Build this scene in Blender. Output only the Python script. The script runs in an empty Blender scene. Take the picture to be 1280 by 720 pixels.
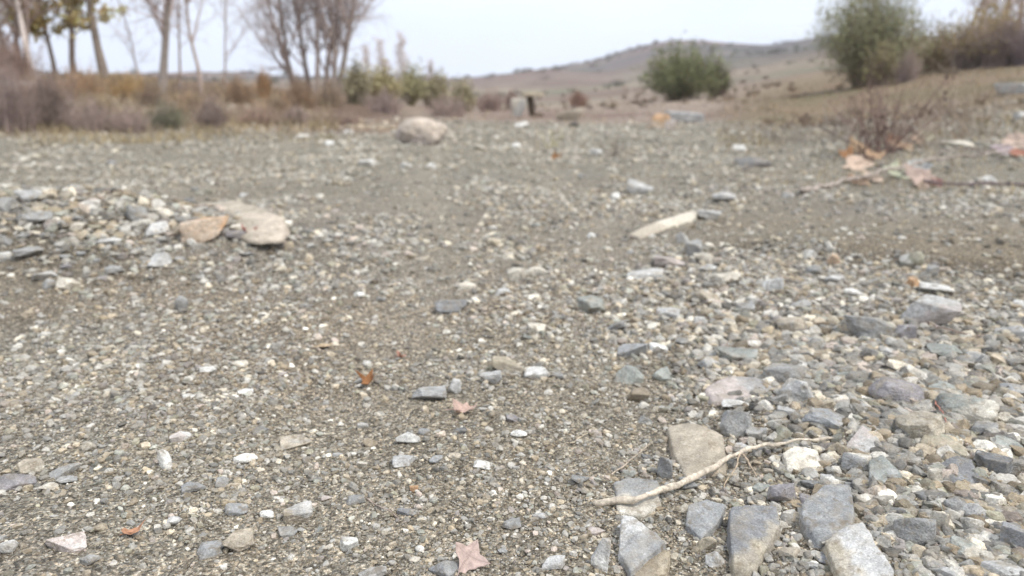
import bpy, bmesh, math, random
import numpy as np
from mathutils import Vector, Matrix

# ------------------------------------------------------------------ camera, sky, sun, exposure
S = bpy.context.scene
C = S.collection
HC = 0.55                                   # height of the lens above the gravel
FPX = 949.0                                 # focal length in pixels of a 1280 px wide picture
HORIZON = 122.0
PITCH = math.atan((360.0 - HORIZON) / FPX)
cam = bpy.data.cameras.new('camera')
cam_o = bpy.data.objects.new('camera', cam); C.objects.link(cam_o)
cam.sensor_width = 36.0
cam.lens = FPX / 1280.0 * 36.0
cam_o.location = (0, 0, HC)
cam_o.rotation_euler = (math.pi / 2 - PITCH, 0, 0)
cam.clip_start = 0.02
cam.clip_end = 4000
cam.dof.use_dof = True
cam.dof.focus_distance = 0.98
cam.dof.aperture_fstop = 3.7
cam.dof.aperture_blades = 0
S.camera = cam_o

SUN_EL, SUN_AZ = math.radians(56), math.radians(118)      # azimuth measured from +Y towards +X
world = bpy.data.worlds.new('World'); S.world = world
world.use_nodes = True
wn, wl = world.node_tree.nodes, world.node_tree.links
wn.clear()
w_out = wn.new('ShaderNodeOutputWorld'); w_bg = wn.new('ShaderNodeBackground')
w_sky = wn.new('ShaderNodeTexSky'); w_sky.sky_type = 'NISHITA'; w_sky.sun_disc = False
w_sky.sun_elevation = SUN_EL; w_sky.sun_rotation = SUN_AZ
w_sky.air_density = 1.0; w_sky.dust_density = 2.0
w_tc = wn.new('ShaderNodeTexCoord'); w_no = wn.new('ShaderNodeTexNoise')
w_no.inputs['Scale'].default_value = 1.6; w_no.inputs['Detail'].default_value = 5
w_map = wn.new('ShaderNodeMapping'); w_map.inputs['Scale'].default_value = (1, 1, 3.0)
w_ramp = wn.new('ShaderNodeValToRGB')
w_ramp.color_ramp.elements[0].position = 0.3; w_ramp.color_ramp.elements[0].color = (6.3, 7.1, 8.7, 1)
w_ramp.color_ramp.elements[1].position = 0.7; w_ramp.color_ramp.elements[1].color = (8.1, 8.6, 9.5, 1)
w_mix = wn.new('ShaderNodeMix'); w_mix.data_type = 'RGBA'; w_mix.inputs[0].default_value = 0.88
wl.new(w_tc.outputs['Generated'], w_map.inputs['Vector']); wl.new(w_map.outputs[0], w_no.inputs['Vector'])
wl.new(w_no.outputs[0], w_ramp.inputs[0])
wl.new(w_sky.outputs[0], w_mix.inputs[6]); wl.new(w_ramp.outputs[0], w_mix.inputs[7])
wl.new(w_mix.outputs[2], w_bg.inputs['Color'])
w_bg.inputs['Strength'].default_value = 0.1
wl.new(w_bg.outputs[0], w_out.inputs['Surface'])

sun = bpy.data.lights.new('sun', 'SUN'); sun_o = bpy.data.objects.new('sun', sun); C.objects.link(sun_o)
sun.energy = 2.0; sun.angle = math.radians(11); sun.color = (1.0, 0.96, 0.90)
sd = Vector((math.sin(SUN_AZ) * math.cos(SUN_EL), math.cos(SUN_AZ) * math.cos(SUN_EL), math.sin(SUN_EL)))
sun_o.rotation_euler = sd.to_track_quat('Z', 'Y').to_euler()
sun_o.location = (0, 0, 20)

S.view_settings.view_transform = 'Standard'; S.view_settings.look = 'None'
S.view_settings.gamma = 1.0; S.view_settings.use_curve_mapping = False
S.view_settings.exposure = 0.56
S.render.engine = 'CYCLES'
S.cycles.use_denoising = True
S.cycles.max_bounces = 5; S.cycles.diffuse_bounces = 2; S.cycles.glossy_bounces = 2
S.cycles.transmission_bounces = 2; S.cycles.volume_bounces = 1; S.cycles.transparent_max_bounces = 4

RNG = np.random.default_rng(7)
random.seed(7)

# ------------------------------------------------------------------ noise and small maths
def smooth(e0, e1, x):
    t = np.clip((x - e0) / (e1 - e0), 0, 1)
    return t * t * (3 - 2 * t)

def _hash(i, j, k, seed):
    h = (i.astype(np.int64) * 374761393 + j.astype(np.int64) * 668265263 + k.astype(np.int64) * 2147483647 + seed * 974634777) & 0xFFFFFFFF
    h = ((h ^ (h >> 13)) * 1274126177) & 0xFFFFFFFF
    h = ((h ^ (h >> 16)) * 2246822519) & 0xFFFFFFFF
    return ((h ^ (h >> 15)) & 0xFFFFFF) / float(0xFFFFFF) * 2 - 1

def vnoise(p, seed=0):
    p = np.asarray(p, float)
    if p.shape[1] == 2: p = np.c_[p, np.zeros(len(p))]
    i = np.floor(p).astype(np.int64); f = p - i; f = f * f * (3 - 2 * f)
    r = 0
    for dx in (0, 1):
        wx = f[:, 0] if dx else 1 - f[:, 0]
        for dy in (0, 1):
            wy = f[:, 1] if dy else 1 - f[:, 1]
            for dz in (0, 1):
                wz = f[:, 2] if dz else 1 - f[:, 2]
                r = r + wx * wy * wz * _hash(i[:, 0] + dx, i[:, 1] + dy, i[:, 2] + dz, seed)
    return r

def fbm(p, seed=0, octv=4, gain=0.5):
    p = np.asarray(p, float); a, r, t = 1.0, 0, 0
    for o in range(octv):
        r = r + a * vnoise(p * (2.03 ** o) + 17.3 * o, seed + o); t += a; a *= gain
    return r / t

CP, SP = math.cos(PITCH), math.sin(PITCH)
def ray(px, py):
    u, v = (px - 640.0) / FPX, (360.0 - py) / FPX
    return np.array([u, CP + v * SP, -SP + v * CP])
def az_of(px): return math.atan((px - 640.0) / FPX * CP)
def flat_at(px, py):
    d = ray(px, py); t = HC / -d[2]; return np.array([d[0] * t, d[1] * t])
def z_for(az, r, py):
    v = (360.0 - py) / FPX
    return HC + r * (-SP + v * CP) / ((CP + v * SP) / math.cos(az))

# ------------------------------------------------------------------ lie of the land
# for each bearing (given as a column of the photograph): picture row of the land at growing distances
RR = [6, 10, 14, 18, 21, 26, 40, 80, 150, 300, 500, 900]
TAB = {
    -500: [None, None, 143, 116, 97, 95, 102, 103, 103, 97, 101, 106],
    0:    [None, None, 143, 116, 97, 95, 103, 104, 104, 98, 102, 106],
    150:  [None, None, 145, 117, 96, 94, 101, 102, 103, 95, 100, 106],
    300:  [None, None, 148, 124, 108, 104, 110, 110, 108, 95, 101, 106],
    450:  [None, None, 157, 143, 130, 122, 118, 118, 112, 99, 103, 107],
    570:  [None, None, None, 151, 146, 141, 133, 126, 119, 102, 104, 108],
    640:  [None, None, None, 151, 147, 142, 135, 128, 119, 93, 97, 103],
    700:  [None, None, None, 151, 147, 143, 137, 129, 116, 86, 88, 95],
    760:  [None, None, None, 152, 146, 140, 133, 124, 110, 95, 70, 84],
    810:  [None, None, None, 151, 145, 139, 130, 118, 101, 80, 54, 76],
    850:  [None, None, None, 150, 143, 136, 126, 113, 97, 75, 49, 72],
    900:  [None, None, 158, 149, 141, 133, 122, 108, 93, 72, 55, 74],
    960:  [None, None, 157, 146, 137, 128, 113, 99, 86, 70, 61, 74],
    1030: [None, 172, 155, 142, 132, 119, 98, 87, 76, 60, 40, 62],
    1150: [None, 168, 147, 127, 112, 95, 78, 74, 68, 58, 52, 66],
    1280: [None, 164, 137, 109, 94, 79, 65, 64, 62, 56, 54, 66],
    1800: [None, 162, 132, 102, 86, 72, 60, 60, 60, 56, 54, 66],
}
_cols = sorted(TAB)
_azs = np.array([az_of(c) for c in _cols])
_lr = np.log(np.array([0.01, 5.0] + RR, float))
_tz = np.zeros((len(_cols), len(_lr)))
for ci, c in enumerate(_cols):
    for ri, r in enumerate(RR):
        p = TAB[c][ri]
        _tz[ci, ri + 2] = 0.0 if p is None else z_for(_azs[ci], r, p)
NG_A, NG_R = 360, 420
_ga = np.linspace(_azs[0], _azs[-1], NG_A); _gr = np.linspace(math.log(4.0), math.log(900), NG_R)
_tmp = np.array([np.interp(_gr, _lr, row) for row in _tz])
_G = np.array([np.interp(_ga, _azs, _tmp[:, k]) for k in range(NG_R)]).T
def _blur(a, s, axis):
    n = int(3 * s); k = np.exp(-0.5 * (np.arange(-n, n + 1) / s) ** 2); k /= k.sum()
    pad = [(0, 0), (0, 0)]; pad[axis] = (n, n)
    b = np.pad(a, pad, 'edge')
    return np.apply_along_axis(lambda v: np.convolve(v, k, 'valid'), axis, b)
_G = _blur(_blur(_G, 4, 0), 3.2, 1)

MOUND = flat_at(40, 318); MOUND2 = flat_at(200, 300)
L0, L1 = flat_at(850, 305), flat_at(1290, 352)
_ld = (L1 - L0) / np.linalg.norm(L1 - L0); _ln = np.array([-_ld[1], _ld[0]])
def worn_(x, y):
    n = .22 * fbm(np.c_[x, y] * .9, 97, 3)
    return np.exp(-((x + .05 + .10 * y + n) / .16) ** 2) + np.exp(-((x - .42 + .02 * y + n) / .14) ** 2) + .7 * np.exp(-((x + 1.3 + .16 * y + n) / .2) ** 2)
def Zs(x, y, fine=True):
    x = np.atleast_1d(np.asarray(x, float)); y = np.atleast_1d(np.asarray(y, float))
    r = np.hypot(x, y) + 1e-6; az = np.arctan2(x, y)
    fa = np.clip((az - _ga[0]) / (_ga[-1] - _ga[0]), 0, 0.999999) * (NG_A - 1)
    fr = np.clip((np.log(r) - _gr[0]) / (_gr[-1] - _gr[0]), 0, 0.999999) * (NG_R - 1)
    ia, ir = fa.astype(int), fr.astype(int); ta, tr = fa - ia, fr - ir
    z = (_G[ia, ir] * (1 - ta) * (1 - tr) + _G[ia + 1, ir] * ta * (1 - tr) + _G[ia, ir + 1] * (1 - ta) * tr + _G[ia + 1, ir + 1] * ta * tr)
    z = z * (1 - smooth(1.4, 3.0, np.abs(az)))
    # near relief: rubble mound on the left, low scarp on the right
    z = z + 0.21 * np.exp(-(((x - MOUND[0]) / 0.75) ** 2 + ((y - MOUND[1]) / 0.42) ** 2)) + 0.05 * np.exp(-(((x - MOUND2[0]) / 0.5) ** 2 + ((y - MOUND2[1]) / 0.35) ** 2))
    sx = (x - L0[0]) * _ld[0] + (y - L0[1]) * _ld[1]; sn = (x - L0[0]) * _ln[0] + (y - L0[1]) * _ln[1]
    sn = sn + 0.05 * vnoise(np.c_[x, y] * 3.0, 5)
    z = z + 0.04 * smooth(-0.03, 0.14, sn) * smooth(-0.15, 0.3, sx) * np.exp(-np.clip(sn, 0, 9) / 1.2)
    p = np.c_[x, y]
    near = np.exp(-r / 9.0)
    z = z + 0.028 * fbm(p * 1.8, 3, 3) - .012 * np.clip(worn_(x, y), 0, 1) * (0.4 + near) + 0.010 * fbm(p * 9.0, 4, 3) * near
    z = z + 0.10 * fbm(p * 0.35, 8, 3) * smooth(9, 16, r) + 2.4 * fbm(p * 0.028, 9, 4) * smooth(110, 240, r)
    return z
def Z(x, y): return float(Zs(x, y)[0])
def at(px, py):
    """point of the land seen at a pixel of the 1280x720 photograph"""
    d = ray(px, py); ts = np.exp(np.linspace(math.log(0.5), math.log(700), 500))
    g = HC + d[2] * ts - Zs(d[0] * ts, d[1] * ts)
    k = int(np.argmax(g < 0)) if (g < 0).any() else len(ts) - 1
    lo, hi = ts[max(k - 1, 0)], ts[k]
    for _ in range(22):
        m = 0.5 * (lo + hi)
        if HC + d[2] * m - Z(d[0] * m, d[1] * m) < 0: hi = m
        else: lo = m
    t = hi; return np.array([d[0] * t, d[1] * t, Z(d[0] * t, d[1] * t)])
def depth_of(p): return p[1] * CP - (p[2] - HC) * SP
def P(px, r):
    a = az_of(px); x, y = r * math.sin(a), r * math.cos(a); return np.array([x, y, Z(x, y)])

# ------------------------------------------------------------------ materials
def new_mat(name):
    m = bpy.data.materials.new(name); m.use_nodes = True; n = m.node_tree.nodes; n.clear()
    o = n.new('ShaderNodeOutputMaterial'); b = n.new('ShaderNodeBsdfPrincipled')
    m.node_tree.links.new(b.outputs[0], o.inputs[0]); return m, n, m.node_tree.links, b
def nd(n, t, **kw):
    x = n.new(t)
    for k, v in kw.items():
        if k in x.inputs: x.inputs[k].default_value = v
        else: setattr(x, k, v)
    return x
def mixc(n, l, a, b, f, blend='MIX'):
    m = n.new('ShaderNodeMix'); m.data_type = 'RGBA'; m.blend_type = blend
    for i, v in ((6, a), (7, b), (0, f)):
        if isinstance(v, bpy.types.NodeSocket): l.new(v, m.inputs[i])
        else: m.inputs[i].default_value = v
    return m.outputs[2]
def ramp(n, l, v, stops):
    r = n.new('ShaderNodeValToRGB'); e = r.color_ramp.elements
    while len(e) < len(stops): e.new(0.5)
    for k, (p, c) in enumerate(stops):
        e[k].position = p; e[k].color = (c, c, c, 1) if not isinstance(c, tuple) else (*c, 1)
    l.new(v, r.inputs[0]); return r.outputs[0]

def ground_material():
    m, n, l, b = new_mat('gravelly soil')
    at_ = nd(n, 'ShaderNodeAttribute', attribute_name='tint')
    geo = n.new('ShaderNodeNewGeometry'); pos = geo.outputs['Position']
    def vor(scale, feat='F1'):
        v = nd(n, 'ShaderNodeTexVoronoi', Scale=scale); v.feature = feat; l.new(pos, v.inputs['Vector']); return v
    def noi(scale, det=4, rough=0.6):
        v = nd(n, 'ShaderNodeTexNoise', Scale=scale, Detail=det, Roughness=rough); l.new(pos, v.inputs['Vector']); return v
    v1, v2 = vor(330), vor(120)
    sep1 = n.new('ShaderNodeSeparateColor'); l.new(v1.outputs['Color'], sep1.inputs[0])
    sep2 = n.new('ShaderNodeSeparateColor'); l.new(v2.outputs['Color'], sep2.inputs[0])
    g1 = ramp(n, l, sep1.outputs[0], [(0, .35), (.35, .72), (.7, 1.12), (.88, 1.5), (1, 2.0)])
    g2 = ramp(n, l, sep2.outputs[1], [(0, .5), (.5, .92), (.8, 1.2), (1, 1.7)])
    big = noi(3.0, 5)
    gb = ramp(n, l, big.outputs[0], [(.25, .78), (.5, 1.0), (.75, 1.22)])
    c = mixc(n, l, at_.outputs['Color'], g1, 1.0, 'MULTIPLY')
    c = mixc(n, l, c, g2, 0.75, 'MULTIPLY')
    c = mixc(n, l, c, gb, 0.9, 'MULTIPLY')
    hue = mixc(n, l, (1.08, .98, .86, 1), (.93, 1.0, 1.08, 1), sep1.outputs[2])
    c = mixc(n, l, c, hue, 0.8, 'MULTIPLY')
    l.new(c, b.inputs['Base Color']); b.inputs['Roughness'].default_value = 0.95
    b.inputs['Specular IOR Level'].default_value = 0.2
    # relief
    add = n.new('ShaderNodeMath'); add.operation = 'ADD'
    mu = n.new('ShaderNodeMath'); mu.operation = 'MULTIPLY'; mu.inputs[1].default_value = 0.4
    l.new(v1.outputs['Distance'], mu.inputs[0]); l.new(mu.outputs[0], add.inputs[0]); l.new(v2.outputs['Distance'], add.inputs[1])
    bump = nd(n, 'ShaderNodeBump', Strength=1.0, Distance=0.006); bump.invert = True
    l.new(add.outputs[0], bump.inputs['Height'])
    l.new(bump.outputs[0], b.inputs['Normal'])
    return m

def stone_material():
    m, n, l, b = new_mat('weathered stone')
    a = nd(n, 'ShaderNodeAttribute', attribute_name='tint')
    geo = n.new('ShaderNodeNewGeometry'); pos = geo.outputs['Position']
    def noi(scale, det=5, rough=0.65):
        v = nd(n, 'ShaderNodeTexNoise', Scale=scale, Detail=det, Roughness=rough); l.new(pos, v.inputs['Vector']); return v
    n1, n2, n3 = noi(70), noi(420, 3), noi(28, 4)
    c = mixc(n, l, a.outputs['Color'], ramp(n, l, n1.outputs[0], [(.28, .68), (.5, 1.0), (.72, 1.32)]), 0.85, 'MULTIPLY')
    c = mixc(n, l, c, ramp(n, l, n2.outputs[0], [(.3, .74), (.5, 1.0), (.7, 1.3)]), 0.7, 'MULTIPLY')
    # dust caught on the stone and pale mineral veins
    dust = ramp(n, l, n3.outputs[0], [(.5, 0.0), (.66, .55)])
    c = mixc(n, l, c, (.36, .31, .24, 1), dust)
    sp = nd(n, 'ShaderNodeTexVoronoi', Scale=520); l.new(pos, sp.inputs['Vector'])
    ss = n.new('ShaderNodeSeparateColor'); l.new(sp.outputs['Color'], ss.inputs[0])
    c = mixc(n, l, c, ramp(n, l, ss.outputs[0], [(0, .72), (.25, .93), (.75, 1.05), (1, 1.4)]), .55, 'MULTIPLY')
    n4 = noi(160, 6, .75)
    c = mixc(n, l, c, (.47, .45, .41, 1), ramp(n, l, n4.outputs[0], [(.56, 0.0), (.70, .45)]))
    n5 = noi(52, 6, .7)
    c = mixc(n, l, c, (.20, .155, .10, 1), ramp(n, l, n5.outputs[0], [(.54, 0.0), (.64, .6)]))
    n6 = noi(16, 4, .6)
    c = mixc(n, l, c, ramp(n, l, n6.outputs[0], [(.3, .72), (.5, 1.0), (.7, 1.25)]), .8, 'MULTIPLY')
    l.new(c, b.inputs['Base Color']); b.inputs['Roughness'].default_value = 0.88
    b.inputs['Specular IOR Level'].default_value = 0.25
    bump = nd(n, 'ShaderNodeBump', Strength=0.9, Distance=0.004)
    l.new(n1.outputs[0], bump.inputs['Height'])
    b2 = nd(n, 'ShaderNodeBump', Strength=0.8, Distance=0.0012)
    l.new(n2.outputs[0], b2.inputs['Height']); l.new(bump.outputs[0], b2.inputs['Normal'])
    l.new(b2.outputs[0], b.inputs['Normal'])
    return m

def tint_material(name, rough=0.9, scale=40, amp=0.35, translucent=0.0, base=None, stretch=None):
    m, n, l, b = new_mat(name)
    geo = n.new('ShaderNodeNewGeometry')
    if base is None:
        a = nd(n, 'ShaderNodeAttribute', attribute_name='tint').outputs['Color']
    else: a = (*base, 1)
    t = nd(n, 'ShaderNodeTexNoise', Scale=scale, Detail=5, Roughness=.65)
    src = geo.outputs['Position']
    if stretch:
        mp = n.new('ShaderNodeMapping'); mp.inputs['Scale'].default_value = stretch; l.new(src, mp.inputs[0]); src = mp.outputs[0]
    l.new(src, t.inputs['Vector'])
    c = mixc(n, l, a, ramp(n, l, t.outputs[0], [(.3, 1 - amp), (.5, 1.0), (.7, 1 + amp)]), 1.0, 'MULTIPLY')
    l.new(c, b.inputs['Base Color']); b.inputs['Roughness'].default_value = rough
    b.inputs['Specular IOR Level'].default_value = 0.25
    bp = nd(n, 'ShaderNodeBump', Strength=0.6, Distance=0.3 / scale); l.new(t.outputs[0], bp.inputs['Height']); l.new(bp.outputs[0], b.inputs['Normal'])
    if translucent > 0:
        tr = n.new('ShaderNodeBsdfTranslucent'); l.new(c, tr.inputs['Color'])
        mx = n.new('ShaderNodeMixShader'); mx.inputs[0].default_value = translucent
        o = [x for x in n if x.type == 'OUTPUT_MATERIAL'][0]
        l.new(b.outputs[0], mx.inputs[1]); l.new(tr.outputs[0], mx.inputs[2]); l.new(mx.outputs[0], o.inputs[0])
    return m

M_GROUND = ground_material()
M_STONE = stone_material()
M_BARK = tint_material('grey brown bark', .95, 18, .45, stretch=(3, 3, .6))
M_TWIG = tint_material('dry twigs', .95, 6, .35)
M_LEAF = tint_material('leaves', .8, 5, .4, translucent=.25)
M_DRYLEAF = tint_material('dead leaf', .75, 160, .28, translucent=.12)
M_WOOD = tint_material('bleached wood', .85, 130, .5, stretch=(1, 1, 1))
M_GRASS = tint_material('dry grass', .9, 3, .3, translucent=.15)
M_CONC = tint_material('pale concrete', .92, 9, .3)

# ------------------------------------------------------------------ mesh helpers
def mesh_np(name, V, F, mat, tint=None, smooth_shade=True, parent=None, loc=None):
    """V (n,3); F (m,k) with k 3 or 4; tint (3,) or (n,3)"""
    V = np.asarray(V, np.float32); F = np.asarray(F, np.int32)
    me = bpy.data.meshes.new(name); k = F.shape[1]
    me.vertices.add(len(V)); me.vertices.foreach_set('co', V.ravel())
    me.loops.add(F.size); me.loops.foreach_set('vertex_index', F.ravel())
    me.polygons.add(len(F)); me.polygons.foreach_set('loop_start', np.arange(0, F.size, k, dtype=np.int32))
    try: me.polygons.foreach_set('loop_total', np.full(len(F), k, np.int32))
    except Exception: pass
    me.polygons.foreach_set('use_smooth', np.full(len(F), smooth_shade))
    if tint is not None:
        t = np.asarray(tint, np.float32)
        if t.ndim == 1: t = np.tile(t, (len(V), 1))
        ca = me.color_attributes.new('tint', 'FLOAT_COLOR', 'POINT')
        ca.data.foreach_set('color', np.c_[t, np.ones(len(t), np.float32)].astype(np.float32).ravel())
    me.update(calc_edges=True); me.validate()
    me.materials.append(mat)
    o = bpy.data.objects.new(name, me); C.objects.link(o)
    if loc is not None: o.location = loc
    if parent is not None: o.parent = parent
    return o
def tag(o, label=None, cat=None, group=None, kind=None):
    if label: o['label'] = label
    if cat: o['category'] = cat
    if group: o['group'] = group
    if kind: o['kind'] = kind
    return o
def empty(name, loc, label, cat, group=None):
    o = bpy.data.objects.new(name, None); C.objects.link(o); o.location = loc; o.empty_display_size = .05
    return tag(o, label, cat, group)

def tubes(Pt, R, sides=3):
    """Pt (N,K,3) polylines, R (N,K) radii -> verts, quads"""
    Pt = np.asarray(Pt, float); R = np.asarray(R, float); N, K, _ = Pt.shape
    T = np.gradient(Pt, axis=1); T /= np.linalg.norm(T, axis=2, keepdims=True) + 1e-9
    ref = np.where(np.abs(T[:, :1, 2:3]) > .8, np.array([1., 0, 0]), np.array([0, 0, 1.])) * np.ones((N, 1, 3))
    A = np.cross(T, ref); A /= np.linalg.norm(A, axis=2, keepdims=True) + 1e-9
    B = np.cross(T, A)
    th = np.arange(sides) / sides * 2 * math.pi
    V = Pt[:, :, None, :] + R[:, :, None, None] * (A[:, :, None, :] * np.cos(th)[None, None, :, None] + B[:, :, None, :] * np.sin(th)[None, None, :, None])
    idx = np.arange(N * K * sides).reshape(N, K, sides)
    a = idx[:, :-1, :]; b = np.roll(a, -1, axis=2); c = idx[:, 1:, :]; d = np.roll(c, -1, axis=2)
    return V.reshape(-1, 3), np.stack([a, b, d, c], -1).reshape(-1, 4)
def tube_obj(name, Pt, R, mat, tint, sides=3, parent=None, loc=None, jit=.25, rng=RNG):
    Pt = np.asarray(Pt, float)
    if loc is not None: Pt = Pt - np.asarray(loc)[None, None, :]
    V, F = tubes(Pt, R, sides); N = len(Pt)
    t = np.asarray(tint, float)
    if t.ndim == 1: t = t[None, :] * (1 + jit * rng.uniform(-1, 1, (N, 1)))
    t = np.repeat(t, Pt.shape[1] * sides, axis=0)
    return mesh_np(name, V, F, mat, t, True, parent, loc)
def unit(v): return v / (np.linalg.norm(v, axis=-1, keepdims=True) + 1e-9)

# ------------------------------------------------------------------ the ground
def shelf(x, y):
    sx = (x - L0[0]) * _ld[0] + (y - L0[1]) * _ld[1]; sn = (x - L0[0]) * _ln[0] + (y - L0[1]) * _ln[1]
    p = np.c_[x, y]
    return sx + .6 * fbm(p * 1.8, 95, 4), sn + .16 * fbm(p * 3.5, 96, 4)
def worn(x, y):
    n = .22 * fbm(np.c_[x, y] * .9, 97, 3)
    return np.exp(-((x + .05 + .10 * y + n) / .16) ** 2) + np.exp(-((x - .42 + .02 * y + n) / .14) ** 2) + .7 * np.exp(-((x + 1.3 + .16 * y + n) / .2) ** 2)
def land_colour(x, y):
    x, y = np.asarray(x), np.asarray(y); r = np.hypot(x, y); az = np.arctan2(x, y)
    p = np.c_[x, y]
    col = np.tile(np.array([.272, .240, .190]), (len(x), 1))
    def mixin(c, w): nonlocal col; col = col * (1 - w[:, None]) + np.array(c) * w[:, None]
    patch = fbm(p * 1.1, 21, 4); patch2 = fbm(p * 0.5 + 9, 22, 4); p3 = fbm(p * 5, 23, 3)
    mixin((.25, .195, .130), smooth(.02, .45, patch) * .5)          # damp sandy patches
    mixin((.30, .285, .260), smooth(.1, .5, patch2) * .6)
    mixin((.17, .15, .12), smooth(.2, .6, p3) * .4 * np.exp(-r / 8))
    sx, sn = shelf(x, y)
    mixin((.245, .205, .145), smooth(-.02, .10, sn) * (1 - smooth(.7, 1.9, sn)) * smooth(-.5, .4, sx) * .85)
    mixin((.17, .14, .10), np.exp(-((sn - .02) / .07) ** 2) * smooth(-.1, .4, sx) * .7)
    mixin((.27, .235, .175), smooth(4, 7, r) * (1 - smooth(-.1, .25, az)) * .7)
    mixin((.282, .256, .202), smooth(2.5, 7, r) * .75)
    mixin((.262, .235, .18), smooth(.0, .35, fbm(p * 1.9, 46, 4)) * .5)
    mixin((.33, .29, .225), np.clip(worn(x, y), 0, 1) * .5 * (1 - smooth(10, 14, r)))
    rub_ = smooth(.1, .6, x) * smooth(2.6, 1.4, r) + np.exp(-(((x - MOUND[0]) / .9) ** 2 + ((y - MOUND[1]) / .5) ** 2))
    mixin((.115, .095, .07), np.clip(rub_, 0, 1) * .8)  # soil darkened under the rubble: painted shade for gaps between stones
    n8 = fbm(p * .55, 31, 4); n30 = fbm(p * .09, 32, 4)
    lb = smooth(10.6, 12.6, r) * (1 - smooth(22, 60, r)) * (1 - smooth(-.20, -.05, az))
    mixin((.245, .165, .115), lb * .9)
    mixin((.34, .26, .16), lb * smooth(0, .4, n8) * .7)
    mixin((.14, .095, .07), lb * smooth(.1, .5, -n8) * .6)
    mid = smooth(15.5, 19, r) * smooth(-.22, -.02, az)
    mixin((.33, .255, .205), mid * .85)
    mixin((.21, .145, .115), mid * smooth(-.05, .35, n8) * .75)
    mixin((.40, .32, .24), mid * smooth(.0, .35, -n30) * .5)
    rs = smooth(11.5, 15, r) * smooth(.22, .36, az)
    mixin((.25, .185, .115), rs * .85)
    mixin((.20, .18, .10), rs * smooth(.0, .4, n8) * .55)
    ridge = smooth(330, 420, r) * smooth(.24, .32, az)
    far = smooth(30, 90, r)
    mixin((.33, .27, .20), far * .8)
    mixin((.19, .14, .11), far * smooth(-.15, .25, n30) * .85)
    mixin((.15, .13, .10), far * smooth(.05, .35, fbm(p * .035, 44, 4)) * .7)
    mixin((.19, .18, .12), far * smooth(.05, .4, -n30) * .8)
    hill = smooth(150, 260, r)
    nh = fbm(p * .018, 33, 5)
    mixin((.150, .128, .122), hill * .85)
    mixin((.23, .15, .125), hill * smooth(.0, .3, nh) * .7)
    mixin((.30, .25, .19), hill * smooth(.05, .3, fbm(p * .03, 39, 4)) * .3)
    mixin((.085, .085, .07), hill * smooth(.05, .3, -nh) * .8)
    mixin((.11, .095, .10), smooth(265, 300, r) * (1 - smooth(.02, .10, az)) * .75)
    mixin((.085, .075, .075), ridge * .7)
    return np.clip(col, .03, .8)

def build_ground():
    rr = np.concatenate([np.geomspace(.04, .6, 30)[:-1], np.geomspace(.6, 4.2, 620)[:-1], np.geomspace(4.2, 30, 300)[:-1], np.geomspace(30, 1300, 260)])
    aa = np.concatenate([np.radians(np.linspace(-180, -46, 60))[:-1], np.radians(np.linspace(-46, 46, 400)), np.radians(np.linspace(46, 180, 60))[1:-1]])
    A, R = np.meshgrid(aa, rr); x, y = (R * np.sin(A)).ravel(), (R * np.cos(A)).ravel()
    z = Zs(x, y); r = R.ravel()
    near = r < 5
    p = np.c_[x, y][near]
    z[near] += (.0035 * np.abs(fbm(p * 45, 41, 2)) + .0030 * fbm(p * 110, 43, 2)) * np.exp(-r[near] / 4)
    z = np.where(r > 900, z - (r - 900) * .02, z)
    nr, na = len(rr), len(aa); idx = np.arange(nr * na).reshape(nr, na)
    a = idx[:-1, :]; b = np.roll(a, -1, 1); c = idx[1:, :]; d = np.roll(c, -1, 1)
    F = np.stack([a, c, d, b], -1).reshape(-1, 4)
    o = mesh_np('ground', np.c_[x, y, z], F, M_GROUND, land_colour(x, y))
    tag(o, 'grey brown gravelly river flat rising to scrubby hills', 'ground', kind='structure')
build_ground()

# ------------------------------------------------------------------ stones
_ico = {}
def ico(level):
    if level not in _ico:
        bm = bmesh.new(); bmesh.ops.create_icosphere(bm, subdivisions=level, radius=1)
        bm.verts.ensure_lookup_table()
        _ico[level] = (np.array([v.co[:] for v in bm.verts]), np.array([[v.index for v in f.verts] for f in bm.faces])); bm.free()
    return _ico[level]
def radial(dirs, N, D, p):
    """rounded convex body given by planes n.x <= d"""
    s = np.clip(dirs @ N.T, 0, None) / D[None, :]
    return dirs / (np.sum(s ** p, axis=1) ** (1 / p))[:, None]
def rand_planes(rng, kind):
    n = {'angular': 9, 'round': 17, 'flat': 9, 'sliver': 9, 'block': 7, 'dome': 24}[kind]
    N = unit(rng.normal(size=(n, 3)))
    lo, hi = {'angular': (.5, .95), 'round': (.74, 1.0), 'flat': (.5, .95), 'sliver': (.6, 1.0), 'dome': (.86, 1.0), 'block': (.6, .95)}[kind]
    D = rng.uniform(lo, hi, n)
    ax = np.array([[1, 0, 0], [-1, 0, 0], [0, 1, 0], [0, -1, 0], [0, 0, 1], [0, 0, -1.]])
    if kind == 'block':
        ax = unit(ax + rng.normal(0, .16, ax.shape)); Da = rng.uniform(.62, .85, 6)
    else:
        Da = np.full(6, 1.05)
    return np.vstack([N, ax]), np.r_[D, Da]
def rock_points(rng, kind, level, rough=.075):
    dirs, F = ico(level); N, D = rand_planes(rng, kind)
    p = {'angular': 30, 'round': 15, 'flat': 26, 'sliver': 20, 'block': 34, 'dome': 9}[kind]
    V = radial(dirs, N, D, p)
    sd_ = int(rng.integers(1, 9999))
    V = V * (1 + rough * fbm(V * 1.8 + sd_, sd_, 3) - .55 * rough * np.abs(fbm(V * 4.5 + sd_, sd_ + 7, 3)) + .25 * rough * vnoise(V * 14, sd_ + 9))[:, None]
    lo, hi = V.min(0), V.max(0)
    return (V - (lo + hi) / 2) / ((hi - lo) / 2), F

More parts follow.
